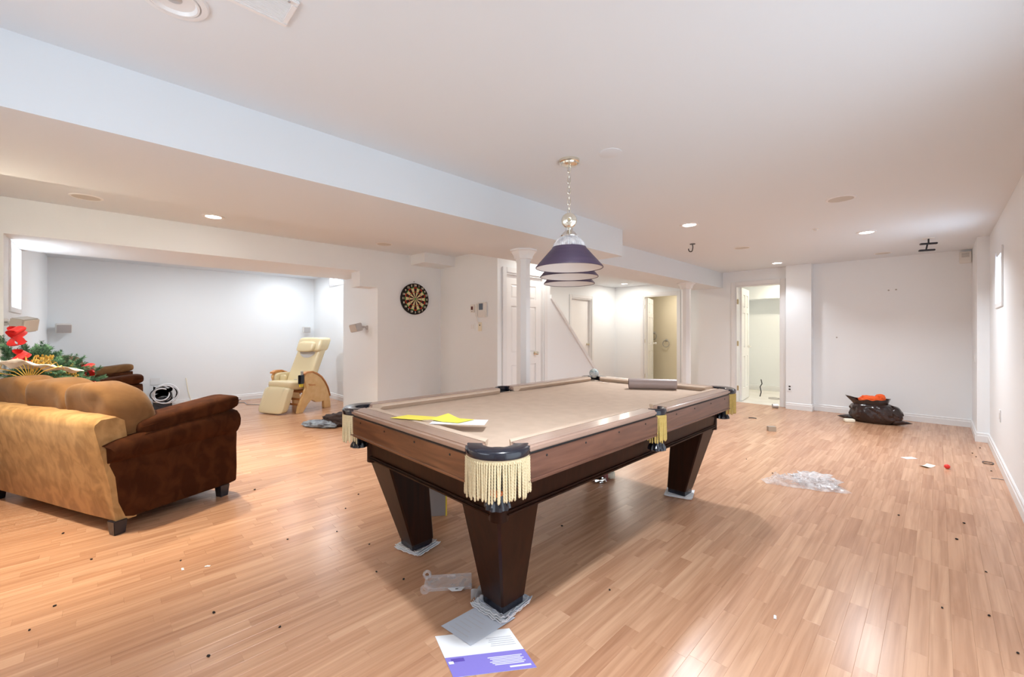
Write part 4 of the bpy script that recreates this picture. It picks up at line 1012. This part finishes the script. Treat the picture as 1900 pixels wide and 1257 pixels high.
MB().lathe([(0, 0.0338), (0.014, 0.0338), (0.014, 0.032)], 20, mtx=MXd).build('bull', 'board_green', t)
def text_mesh(s, size):
    c = bpy.data.curves.new('num', 'FONT'); c.body = s; c.size = size; c.align_x = 'CENTER'; c.align_y = 'CENTER'; c.extrude = 0.0006; c.resolution_u = 2; c.offset = 0.0012
    o = bpy.data.objects.new('num', c); COL.objects.link(o)
    dg = bpy.context.evaluated_depsgraph_get(); me = bpy.data.meshes.new_from_object(o.evaluated_get(dg))
    bpy.data.objects.remove(o); bpy.data.curves.remove(c); return me
for i, nmb in enumerate((20, 1, 18, 4, 13, 6, 10, 15, 2, 17, 3, 19, 7, 16, 8, 11, 14, 9, 12, 5)):
    a = math.radians(90 - 18 * i); me = text_mesh(str(nmb), 0.040); me.name = 'number'; me.materials.clear(); me.materials.append(MATS['print_cream'])
    # text plane faces +x: local X -> +y, local Y -> +z   (seen from +x, +y is to the right)
    o = link('number', me, t, (0.0332, 0.192 * math.cos(a), 0.192 * math.sin(a)), None)
    o.rotation_euler = (PI / 2, 0, PI / 2)
o = MB().lathe([(0, 0), (0.006, 0.002), (0.004, 0.012), (0, 0.013)], 10, mtx=MXd).build('wall_nail', 'steel_dark'); o.location = (-5.245, 3.18, 1.972); tag(o, 'nail in the wall above the dartboard', 'nail')
# thermostat wall y = 3.641 (faces -y)
YW = 3.641
t = thing('security_keypad', 'small white alarm keypad left of the intercom', 'keypad', (-4.474, YW, 1.576))
B(-0.042, 0.042, -0.022, 0, -0.055, 0.055).build('keypad_body', 'white_plastic', t, bevel=0.006)
B(-0.020, 0.022, -0.024, -0.021, -0.018, 0.028).build('keypad_screen', 'dark_red', t, smooth=0)
B(-0.008, 0.008, -0.025, -0.021, -0.042, -0.036).build('keypad_button', 'cable_black', t, smooth=0)
t = thing('intercom', 'white wall intercom with grey screen and handset', 'intercom', (-4.268, YW, 1.55))
B(-0.082, 0.092, -0.032, 0, -0.10, 0.10).build('intercom_body', 'white_plastic', t, bevel=0.008)
B(-0.045, 0.035, -0.035, -0.031, 0.0, 0.085).build('intercom_screen', 'lcd', t, smooth=0)
B(-0.096, -0.070, -0.058, -0.026, -0.095, 0.085).build('handset', 'white_plastic', t, bevel=0.01, seg=3)
MB().tube([(-0.085, -0.04, -0.095), (-0.088, -0.03, -0.14), (-0.07, -0.02, -0.17), (-0.055, -0.02, -0.19)], 0.005, 6).build('handset_cord', 'white_plastic', t)
def plate(name, label, cat, loc, w_, h_, kind, m='white_plastic', dark=()):
    t_ = thing(name, label, cat, loc, {'-y': 0, '-x': -PI / 2, '+x': PI / 2}[kind])
    B(-w_ / 2, w_ / 2, -0.007, 0, -h_ / 2, h_ / 2).build('cover_plate', m, t_, bevel=0.003)
    for (x0, x1, z0, z1, mm) in dark: B(x0, x1, -0.010, -0.006, z0, z1).build('insert', mm, t_, smooth=0)
    return t_
plate('switch_plate', 'pale double light switch below the alarm keypad', 'switch', (-4.475, YW, 1.325), 0.10, 0.12, '-y', 'wall_paint', [(-0.03, -0.006, -0.03, 0.03, 'trim_paint'), (0.006, 0.03, -0.03, 0.03, 'trim_paint')])
plate('switch_plate', 'cream dimmer plate with a dark knob below the intercom', 'switch', (-4.325, YW, 1.325), 0.075, 0.12, '-y', 'card_cream', [(-0.007, 0.007, 0.012, 0.030, 'black_plastic')])
DUP = [(-0.008, -0.003, 0.012, 0.024, 'black_plastic'), (0.003, 0.008, 0.012, 0.024, 'black_plastic'), (-0.008, -0.003, -0.026, -0.014, 'black_plastic'), (0.003, 0.008, -0.026, -0.014, 'black_plastic')]
plate('power_outlet', 'white power outlet low on the far pillar', 'outlet', (-1.690, 8.0, 0.345), 0.07, 0.115, '-y', 'wall_paint', [(-0.014, 0.014, 0.012, 0.034, 'black_plastic'), (-0.014, 0.014, -0.034, -0.012, 'black_plastic')])
plate('wall_switch', 'small white switch near the far right corner', 'switch', (0.315, 7.42, 0.95), 0.07, 0.115, '-x', 'trim_paint', [(-0.012, 0.012, -0.025, 0.025, 'white_plastic')])
plate('power_outlet', 'white outlet low on the right wall under the window', 'outlet', (WR, 5.98, 0.47), 0.07, 0.115, '-x', 'trim_paint', [(-0.012, 0.012, -0.03, 0.03, 'white_plastic')])
plate('power_outlet', 'white outlet on the alcove wall above the tangled cables', 'outlet', (-9.0, 0.62, 0.44), 0.12, 0.115, '+x', 'trim_paint', [])
t = thing('alarm_siren', 'small white siren box high in the far right corner', 'alarm', (0.255, 8.148, 2.24), 0)
B(-0.055, 0.055, -0.05, 0, -0.075, 0.075).build('siren_body', 'white_plastic', t, bevel=0.006)
for k in range(5): B(-0.035, 0.035, -0.053, -0.049, 0.0 + k * 0.012, 0.005 + k * 0.012).build('siren_slot', 'grey_plastic', t, smooth=0)
# wall speakers
def wall_speaker(label, loc, aim, mount, size=(0.10, 0.11, 0.155), face='speaker_face', body='grey_plastic', roll=0.0):
    """mount: wall point (relative), aim: direction of the front face"""
    t_ = thing('wall_speaker', label, 'speaker', loc, 0, 'small wall mounted speakers')
    q = Vector(aim).normalized().to_track_quat('Y', 'Z'); M = q.to_matrix().to_4x4() @ Matrix.Rotation(roll, 4, 'Y')
    w_, d, h_ = size
    def tr(mb): mb.v = [tuple(M @ Vector(p)) for p in mb.v]; return mb
    b_ = tr(B(-w_ / 2, w_ / 2, -d / 2, d / 2, -h_ / 2, h_ / 2)).build('speaker_cabinet', body, t_, bevel=0.008)
    tr(B(-w_ / 2 + 0.008, w_ / 2 - 0.008, d / 2 - 0.001, d / 2 + 0.004, -h_ / 2 + 0.008, h_ / 2 - 0.008)).build('speaker_front', face, t_, bevel=0.002)
    back = M @ Vector((0, -d / 2, 0)); mt = Vector(mount)
    MB().tube([tuple(back), tuple((back + mt) / 2 + Vector((0, 0, 0.01))), tuple(mt)], 0.010, 10).build('speaker_arm', 'silver_plastic', t_)
    MB().sell(tuple((back + mt) / 2), (0.018, 0.018, 0.018), 1, 1, 14, 8).build('ball_joint', 'silver_plastic', t_)
    nrm = (mt - back); ax = max(range(3), key=lambda i_: abs(nrm[i_]) if i_ < 2 else 0)
    MB().lathe([(0, 0), (0.030, 0), (0.028, 0.008), (0, 0.010)], 18, tuple(mt), mtx=Matrix.Rotation(PI / 2, 4, 'Y' if ax == 0 else 'X')).build('wall_foot', 'silver_plastic', t_)
    return t_
wall_speaker('silver speaker on the broad jamb left of the dartboard', (-5.62, 2.50, 1.315), (0.25, -1.0, -0.25), (0.085, 0.122, 0.0), (0.155, 0.10, 0.11), 'speaker_face', 'silver_plastic', 0.12)
wall_speaker('grey speaker at the left edge below the bright window', (-5.16, -0.45, 1.312), (0.55, 1.0, -0.25), (-0.11, -0.110, 0.02), (0.155, 0.09, 0.11), 'speaker_face', 'grey_plastic', 0.12)
wall_speaker('small white speaker high on the alcove back wall at left', (-8.86, -0.40, 1.31), (1.0, 0.15, -0.15), (-0.137, 0, 0.0), (0.16, 0.12, 0.13), 'silver_plastic', 'white_plastic')
wall_speaker('tiny grey speaker on the alcove back wall above the recliner', (-8.88, 2.93, 1.30), (1.0, -0.1, -0.1), (-0.117, 0, 0.0), (0.13, 0.10, 0.12), 'silver_plastic', 'white_plastic')
# towel rings in the washroom
for (x, z, lb) in ((-5.14, 1.235, 'upper left chrome towel ring on the washroom wall'), (-4.806, 1.05, 'lower right chrome towel ring on the washroom wall')):
    t = thing('towel_ring', lb, 'towel ring', (x, 10.2, z), 0, 'washroom towel rings')
    MB().lathe([(0, 0), (0.035, 0), (0.032, 0.012), (0.014, 0.02), (0.012, 0.045), (0, 0.047)], 18, mtx=Matrix.Rotation(PI / 2, 4, 'X')).build('ring_post', 'grey_plastic', t)
    MB().tube([(0.085 * math.cos(a), -0.04, -0.085 + 0.085 * math.sin(a)) for a in [2 * PI * q / 24 for q in range(24)]], 0.009, 8, closed=True).build('ring', 'grey_plastic', t)
# screw marks on walls
for (x, y, z, lb) in ((-0.50, 8.148, 1.86, 'left of two wall plug dots on the far wall'), (-0.42, 8.148, 1.865, 'right of two wall plug dots on the far wall'), (-1.10, 8.148, 1.17, 'single dark wall plug above the trash bag')):
    o = MB().lathe([(0, 0), (0.011, 0), (0.010, 0.003), (0, 0.003)], 12, mtx=Matrix.Rotation(PI / 2, 4, 'X')).build('wall_plug', 'grey_plastic'); o.location = (x, y, z); tag(o, lb, 'wall plug')
# ================================================================== THINGS ON THE FLOOR
def blob(name, c, r, m, parent, seed, amp=0.25, fr=2.2, e=(0.9, 0.9), nu=48, nv=28, fn2=None, flat=True, ridges=0.0):
    def fn(p):
        q = Vector((p.x / r[0], p.y / r[1], p.z / r[2]))
        k = 1 + amp * nz3(q.x * fr + seed, q.y * fr, q.z * fr) + amp * 0.5 * nz3(q.x * fr * 2.3, q.y * fr * 2.3 + seed, q.z * fr * 2.3)
        if ridges: k += ridges * abs(nz3(q.x * fr * 1.6 + 3, q.y * fr * 1.6, q.z * 5 + seed))
        p = Vector((p.x * k, p.y * k, p.z * k))
        if fn2: p = fn2(p)
        if flat and p.z + c[2] < 0.003: p.z = 0.003 - c[2]
        return p
    return MB().sell(c, r, e[0], e[1], nu, nv, fn).build(name, m, parent, smooth=50)
# trash bag
t = thing('trash_bag', 'slumped black trash bag by the far wall', 'trash bag', (-0.64, 7.66, 0))
def drape(c, r, seed, folds=0.10, amp=0.14, fz=1.2):
    def fn(p):
        a = math.atan2(p.y / r[1], p.x / r[0]); h_ = p.z / r[2]
        k = 1 + amp * nz3(math.cos(a) * 1.3 + seed, math.sin(a) * 1.3, h_ * fz) + folds * abs(nz3(math.cos(a) * 3.2 + h_ * 1.6, math.sin(a) * 3.2 + seed, h_ * 0.9))
        z = p.z * (1 + 0.15 * nz3(math.cos(a) * 2 + seed, math.sin(a) * 2, 4))
        return Vector((p.x * k, p.y * k, max(z, 0.003 - c[2])))
    return fn
def bagpart(nm, c, r, seed, e=(0.8, 0.9), **kw): return MB().sell(c, r, e[0], e[1], 72, 36, drape(c, r, seed, **kw)).build(nm, 'bag_black', t, smooth=45)
bagpart('bag_body', (0, 0, 0.115), (0.225, 0.17, 0.145), 3, folds=0.22)
bagpart('bag_fold', (0.165, 0.02, 0.105), (0.125, 0.12, 0.11), 9, folds=0.25)
for sx, ln in ((1, 0.15), (-1, 0.13)):
    def fn(p, sx=sx, ln=ln):
        q = max(0, p.x * sx) / ln
        return Vector((p.x, p.y * (1 - 0.8 * q), p.z * (1 - 0.75 * q) + 0.006 * nz3(p.x * 20, p.y * 20, 3)))
    MB().sell((sx * 0.235, -0.02, 0.036), (ln, 0.075, 0.036), 0.9, 0.9, 40, 16, fn).build('bag_corner', 'bag_black', t, smooth=45)
def neck(u, v):
    a = 2 * PI * u; r = lerp(0.15, 0.178, v) * (1 + 0.10 * nz3(math.cos(a) * 2.4, math.sin(a) * 2.4, v * 1.5 + 4)); sp = max(0, -math.cos(a)) ** 6
    return (r * math.cos(a) * (1 + 0.55 * sp * v), r * math.sin(a) * 0.78, 0.165 + 0.115 * v + 0.022 * nz3(math.cos(a) * 2.2, math.sin(a) * 2.2, 8) * v + 0.05 * sp * v + 0.02 * math.cos(a) * v)
MB().sheet(neck, 72, 10).build('bag_opening', 'bag_black', t, smooth=45)
t.scale = (1.06, 1.06, 1.12)
c_ = thing('orange_cloth', 'bright orange cloth stuffed in the trash bag opening', 'cloth', (-0.64, 7.66, 0.258))
blob('cloth', (-0.01, 0.0, 0.055), (0.125, 0.10, 0.05), 'cloth_orange', c_, 2, 0.22, 1.6, flat=False, ridges=0.2)
blob('cloth_fold', (0.085, 0.0, 0.09), (0.05, 0.06, 0.045), 'cloth_orange', c_, 7, 0.2, 1.6, flat=False, ridges=0.2)
o = MB().sell((0, 0, 0.022), (0.06, 0.04, 0.022), 0.3, 0.3, 24, 10).build('soap_carton', 'card_cream'); o.location = (-0.865, 7.44, 0); o.rotation_euler = (0, 0, 0.5); tag(o, 'small cream carton lying beside the trash bag', 'carton')
t = thing('small_box', 'small grey cardboard box alone on the floor left of the trash bag', 'box', (-1.475, 6.05, 0), 0.6)
B(-0.045, 0.045, -0.03, 0.03, 0, 0.058).build('box_body', 'cardboard', t, bevel=0.002)
B(-0.046, 0.046, -0.010, 0.010, 0.0575, 0.0595).build('box_tape', 'carton_grey', t, smooth=0)
# clear plastic bag
t = thing('plastic_bag', 'crumpled clear plastic bag flat on the open floor', 'plastic bag', (-0.80, 4.12, 0), math.radians(38))
def pb(u, v):
    x = (u - 0.5) * 0.56; wd = lerp(0.05, 0.19, min(1, u * 1.5)); y = (v - 0.5) * 2 * wd + 0.03 * nz3(u * 5, 3, 1)
    edge = min(1, 5 * min(u, 1 - u, v, 1 - v))
    return (x, y, 0.004 + edge * (0.022 + 0.045 * abs(nz3(u * 7, v * 5, 1)) + 0.03 * abs(nz3(u * 17, v * 13, 4))))
MB().sheet(pb, 60, 30).build('bag_film', 'clear_film', t, smooth=30)
blob('bag_crumple', (0.13, 0.02, 0.03), (0.13, 0.12, 0.035), 'clear_film', t, 4, 0.4, 3.0, ridges=0.6)
# cards, ball, loop
t = thing('white_card', 'left of the two white cards near the red ball', 'card', (-0.20, 5.72, 0), 0.9)
B(-0.06, 0.06, -0.03, 0.03, 0.0005, 0.002).build('card', 'paper_white', t, smooth=0)
t = thing('white_card', 'cream card lying closest to the red ball', 'card', (-0.07, 5.48, 0), 1.1)
MB().sheet(lambda u, v: (0.12 * (u - 0.5), 0.065 * (v - 0.5), 0.002 + 0.012 * (u - 0.5) ** 2 * 4), 8, 3, 0.001).build('card', 'card_cream', t, smooth=40)
o = MB().sell((0, 0, 0.021), (0.021, 0.021, 0.021), 1, 1, 20, 12).build('red_ball', 'ball_red'); o.location = (0.06, 5.52, 0); tag(o, 'tiny red plastic ball on the floor near the right wall', 'ball')
o = MB().tube([(0.035 * math.cos(a), 0.05 * math.sin(a), 0.004 + 0.002 * math.sin(3 * a)) for a in [2 * PI * q / 20 for q in range(20)]], 0.0035, 6, closed=True).build('wire_loop', 'cable_black'); o.location = (0.335, 6.03, 0); tag(o, 'small dark wire loop by the right baseboard', 'wire')
o = MB().tube([(0, 0, 0.003), (0.03, 0.02, 0.003), (0.07, 0.02, 0.003)], 0.003, 6).build('wire_scrap', 'cable_grey'); o.location = (0.32, 5.42, 0); tag(o, 'short grey wire scrap beside the right baseboard', 'wire')
o = MB().tube([(-0.05, 0, 0.006), (0, 0.012, 0.008), (0.05, 0, 0.006)], 0.006, 8).build('dark_stick', 'cable_black'); o.location = (-1.88, 6.73, 0); o.rotation_euler = (0, 0, 0.4); tag(o, 'short dark stick on the floor beyond the pool table', 'stick')
# door stop jar beside pillar
t = thing('overturned_cup', 'small overturned silver cup beside the far doorway', 'cup', (-1.87, 7.93, 0), 0.5)
MB().lathe([(0.030, -0.05), (0.034, -0.03), (0.038, 0.03), (0.036, 0.03), (0.030, -0.045), (0.0, -0.045)], 24, (0, 0, 0.037), mtx=Matrix.Rotation(PI / 2, 4, 'Y')).build('cup_body', 'silver_plastic', t)
o = MB().tube([(0.09 * math.cos(a), 0.09 * math.sin(a) * 1.0, 0.012) for a in [2 * PI * q / 24 for q in range(24)]], 0.007, 6, closed=True).build('cable_coil', 'cable_grey'); o.location = (-2.15, 9.0, 0); tag(o, 'pale cable coil on the tile floor beyond the far doorway', 'cable')
o = MB().tube([(0, 0, 0.012), (0.02, 0.0, 0.10), (0.0, 0.01, 0.20), (0.03, 0.02, 0.26), (0.01, 0.03, 0.34)], 0.009, 8).build('hose', 'steel_dark'); o.location = (-2.40, 9.05, 0); tag(o, 'dark hose end standing by the opened far door', 'hose')
# papers near the near leg
def papern(name, label, cat, p0, p1, p2, m, z=0.0, th=0.0008, curl=0.0, nu=12, nv=8):
    t_ = thing(name, label, cat, (p0[0], p0[1], z)); e1 = (p1[0] - p0[0], p1[1] - p0[1]); e2 = (p2[0] - p0[0], p2[1] - p0[1])
    P = lambda u, v, dz=0.0: (e1[0] * u + e2[0] * v, e1[1] * u + e2[1] * v, 0.001 + th + dz + curl * (u - 0.5) ** 2 * 4 * 0.25 + curl * 0.5 * max(0, v - 0.7))
    MB().sheet(lambda u, v: P(u, v), nu, nv, th).build('sheet', m, t_, smooth=40)
    return t_, P
t, P = papern('brochure', 'white and purple printed leaflet on the floor in front', 'leaflet', (-1.445, 0.975), (-1.265, 1.225), (-1.225, 0.905), 'paper_white')
def strip(parent, P, u0, u1, v0, v1, m, dz, nm='print'):
    MB().sheet(lambda u, v: P(lerp(u0, u1, u), lerp(v0, v1, v), dz), 2, 2).build(nm, m, parent, smooth=0)
strip(t, P, 0.0, 1.0, 0.56, 1.0, 'ink_purple', 0.0004, 'purple_band')
strip(t, P, 0.06, 0.22, 0.60, 0.68, 'ink_violet', 0.0008, 'dark_motif'); strip(t, P, 0.02, 0.08, 0.66, 0.72, 'paper_white', 0.0010, 'white_motif')
for k in range(6):
    strip(t, P, 0.50 + 0.02 * (k % 3), 0.93 - 0.03 * (k % 2), 0.665 + 0.034 * k, 0.685 + 0.034 * k, 'ink_light', 0.0008, 'print_line')
strip(t, P, 0.70, 0.96, 0.90, 0.935, 'paper_white', 0.0008, 'print_line')
for k in range(5): strip(t, P, 0.62 + 0.02 * (k % 2), 0.95, 0.20 + 0.05 * k, 0.215 + 0.05 * k, 'ink_grey', 0.0006, 'print_line')
t, P = papern('letter', 'grey printed letter sheet between the leaflet and the table leg', 'paper', (-1.475, 1.025), (-1.465, 1.265), (-1.30, 1.045), 'paper_grey', 0.0022, 0.0006, 0.004)
for k in range(8): strip(t, P, 0.1 + 0.1 * k, 0.12 + 0.1 * k, 0.15, 0.75 - 0.1 * (k % 3), 'ink_grey', 0.0004, 'print_line')
# folded paper pads under the legs
def pad(label, cx, cy, hw, rz, m, seed, n=4, crumple=0.02):
    t_ = thing('folded_paper', label, 'paper', (cx, cy, 0), rz, 'papers wedged under the table legs')
    rng = random.Random(seed)
    for i in range(n):
        z = 0.0012 + i * 0.0048; s = hw * (1 - 0.04 * i)
        sx = rng.uniform(-0.012, 0.012); sy = rng.uniform(-0.012, 0.012)
        MB().sheet(lambda u, v: (sx + (u - 0.5) * 2 * s, sy + (v - 0.5) * 2 * s, z + 0.004 + crumple * max(0, abs(u - 0.5) * 2 - 0.80) * (1 + nz3(u * 9, v * 9, seed + i)) + crumple * 1.2 * max(0, abs(v - 0.5) * 2 - 0.86) * (1 + nz3(u * 8, v * 8, seed))), 14, 14, 0.0032).build('paper_layer', m if i == n - 1 else 'paper_white', t_, smooth=40)
    return t_
def legc(sx, sy): return (TC[0] + sx * (AX - 0.198), TC[1] + sy * (AY - 0.212))
t = pad('crumpled white paper pad under the nearest table leg', *legc(1, -1), 0.098, 0.1, 'paper_grey', 4, 4, 0.06)
mb = MB()
for k in range(5):
    mb.sheet(lambda u, v, k=k: (-0.082 - 0.009 * k + 0.02 * math.sin(u * 3 + k), -0.075 + 0.12 * u, 0.008 + 0.036 * v + 0.012 * math.sin(u * 5 + k * 2) * v), 10, 3, 0.002)
mb.build('curled_edge', 'paper_white', t, smooth=40)
pad('colour magazine wedged under the left front table leg', *legc(-1, -1), 0.09, 0.25, 'magazine', 6, 4, 0.03)
pad('flat folded sheet under the right rear table leg', *legc(1, 1), 0.098, 0.3, 'paper_white', 8, 4, 0.02)
pad('folded sheet under the hidden rear table leg', *legc(-1, 1), 0.092, 0.1, 'paper_white', 9, 4, 0.02)
# clear acrylic bracket
t = thing('acrylic_holder', 'clear acrylic leaflet holder on the floor beside the near leg', 'acrylic holder', (-1.69, 1.23, 0), math.radians(52))
B(-0.105, 0.105, -0.048, 0.048, 0.012, 0.016).build('holder_tray', 'clear_acrylic', t, bevel=0.001)
B(-0.105, 0.105, 0.040, 0.048, 0.016, 0.026).build('holder_lip', 'clear_acrylic', t, bevel=0.001)
B(-0.105, 0.105, -0.050, -0.044, 0.002, 0.016).build('holder_lip', 'clear_acrylic', t, bevel=0.001)
MB().prism([(-0.01, -0.048), (0.07, -0.048), (0.055, -0.072), (0.01, -0.072)], 'z', 0.010, 0.013).build('holder_tab', 'paper_white', t, smooth=0)
B(0.026, 0.040, -0.062, -0.057, 0.0129, 0.0138).build('tab_slot', 'black_plastic', t, smooth=0)
B(-0.125, -0.105, -0.052, 0.052, 0.008, 0.024).build('holder_rib', 'clear_acrylic', t, bevel=0.004)
for sy in (-1, 1): MB().lathe([(0.010, -0.004), (0.022, -0.004), (0.022, 0.004), (0.010, 0.004), (0.010, -0.004)], 20, (-0.118, sy * 0.062, 0.022), mtx=Matrix.Rotation(PI / 2, 4, 'X')).build('holder_ear', 'clear_acrylic', t)
# carton under the table
t = thing('tall_carton', 'yellow edged grey carton standing behind the left table leg', 'carton', (-2.46, 1.60, 0), math.radians(-36))
B(-0.05, 0.05, -0.13, 0.13, 0, 0.20).build('carton_body', 'carton_grey', t, bevel=0.003)
for (x0, x1, y0, y1, z0, z1) in ((-0.051, 0.051, -0.131, -0.122, 0, 0.201), (-0.051, 0.051, 0.122, 0.131, 0, 0.201)): B(x0, x1, y0, y1, z0, z1).build('carton_edge', 'carton_yellow', t, smooth=0)
# bottle / pouch under the table
t = thing('toy_bottle', 'small maroon bottle with foil lying under the pool table', 'bottle', (-1.97, 3.03, 0), 0.7)
MB().lathe([(0, 0), (0.026, 0), (0.028, 0.01), (0.028, 0.05), (0.020, 0.066), (0.0, 0.07)], 20).build('bottle_body', 'bottle_maroon', t)
blob('foil', (-0.05, -0.04, 0.02), (0.055, 0.04, 0.022), 'chrome', t, 3, 0.4, 3.0, ridges=0.5, nu=24, nv=12)
blob('paper_wad', (0.06, 0.05, 0.03), (0.03, 0.03, 0.03), 'card_cream', t, 5, 0.4, 3.0, ridges=0.5, nu=20, nv=12)
# jacket heap left of table
t = thing('jacket', 'dark jacket with a denim sleeve heaped on the floor left of the pool table', 'jacket', (-5.72, 2.22, 0), 0.5)
blob('jacket_body', (0.08, 0.05, 0.06), (0.25, 0.17, 0.09), 'cloth_dark', t, 3, 0.28, 1.5, ridges=0.25)
blob('sleeve', (-0.08, -0.15, 0.035), (0.24, 0.085, 0.045), 'denim', t, 8, 0.28, 1.6, ridges=0.25)
# tangled cables and router at alcove wall
t = thing('router_tangle', 'black network box wrapped in tangled white cables by the alcove wall', 'cable tangle', (-8.85, 0.70, 0))
B(-0.05, 0.05, -0.12, 0.12, 0.004, 0.20).build('network_box', 'black_plastic', t, bevel=0.01)
for k in range(6):
    rng = random.Random(k)
    c0 = (0.06 + 0.01 * k, rng.uniform(-0.05, 0.05), 0.25); rr = rng.uniform(0.10, 0.16)
    MB().tube([(c0[0] + 0.02 * math.sin(a * 2 + k), c0[1] + rr * math.cos(a), c0[2] + rr * math.sin(a) * (0.8 + 0.1 * (k % 3))) for a in [2 * PI * q / 24 for q in range(24)]], 0.007 if k % 2 else 0.011, 6, closed=True).build('cable', 'cable_black' if k % 3 == 0 else 'paper_white', t)
for k in range(4):
    a = k * 1.3
    MB().sheet(lambda u, v, k=k: (0.07 + 0.01 * k, -0.12 + 0.24 * u, 0.17 + 0.10 * k * 0.5 + 0.06 * v + 0.05 * math.sin(u * 3 + k)), 8, 2, 0.004).build('black_strap', 'black_plastic' if k % 2 else 'paper_white', t, smooth=40)
o = MB().tube([(-9.0 + 0.012, 1.02, 0.47), (-8.97, 1.03, 0.38), (-8.96, 1.05, 0.22), (-8.93, 1.10, 0.02), (-8.80, 1.25, 0.006)], 0.008, 6).build('telephone_cord', 'card_cream'); tag(o, 'cream cord dropping from the wall beside the network box', 'cord')
o = MB().tube([(-8.88, 1.55, 0.006), (-8.7, 1.7, 0.006), (-8.60, 1.80, 0.006), (-8.35, 1.78, 0.006), (-8.15, 1.95, 0.006), (-7.9, 2.0, 0.006)], 0.006, 6).build('floor_cord', 'cable_grey'); tag(o, 'thin grey cord trailing along floor to the recliner', 'cord')
# crumbs
CR = [(-2.665, -0.218), (-2.819, -0.155), (-2.255, 0.354), (-1.95, 0.536), (-1.967, 0.292), (-2.897, 0.306), (-3.256, -0.043), (-3.798, -0.173), (-2.743, 0.797), (-2.936, 1.23), (-2.342, 1.122), (-2.632, 1.048), (-3.792, 0.863), (-2.047, 1.019), (-3.122, 1.407), (-2.293, 1.789), (-1.889, 1.086), (-1.694, 2.112), (-1.112, 1.753), (-0.187, 3.875), (0.176, 3.284), (0.158, 2.786), (0.08, 3.676), (0.218, 2.541), (0.12, 4.019), (0.014, 2.715), (-1.024, 4.234), (0.25, 6.407), (0.269, 6.252), (0.32, 6.761), (-1.318, 4.523), (0.337, 5.706)]
cm = []
for s in range(3):
    mb = MB().sell((0, 0, 0.0028), (0.0055, 0.004, 0.0028), 0.9, 0.9, 8, 6, lambda p: p * (1 + 0.3 * nz3(p.x * 400 + s * 7, p.y * 400, p.z * 400)))
    me = bpy.data.meshes.new('crumb'); me.from_pydata([tuple(p) for p in mb.v], [], mb.f); me.materials.append(MATS['crumb']); cm.append(me)
for i, (x, y) in enumerate(CR):
    o = link('crumb', cm[i % 3], None, (x, y, 0.0002), (0, 0, i * 1.7)); sc = 1.0 + 0.5 * ((i * 7) % 5) / 5; o.scale = (sc, sc, sc); 
    if x < -1.75 and y < 2.0: tag(o, 'tiny dark crumb on the floor between the loveseat and pool table', 'crumb', 'crumbs left of the pool table')
    elif x > -0.05: tag(o, 'tiny dark crumb on the floor beside the right wall', 'crumb', 'crumbs along the right wall')
    else: tag(o, 'tiny dark crumb on the floor under or right of the pool table', 'crumb', 'crumbs around the pool table')
for i, (x, y, lb) in enumerate(((-2.785, 0.302, 'larger white paper fleck in front of the loveseat shadow'), (-2.728, 0.401, 'smaller white paper fleck in front of the loveseat shadow'), (-0.499, 2.103, 'single white fleck on the floor right of the pool table'))):
    o = MB().sheet(lambda u, v: (0.026 * (u - 0.5), 0.010 * (v - 0.5), 0.002 + 0.005 * abs(nz3(u * 5, v * 5, i))), 6, 3, 0.001).build('paper_fleck', 'paper_white'); o.location = (x, y, 0); o.rotation_euler = (0, 0, i * 0.9); tag(o, lb, 'paper scrap')
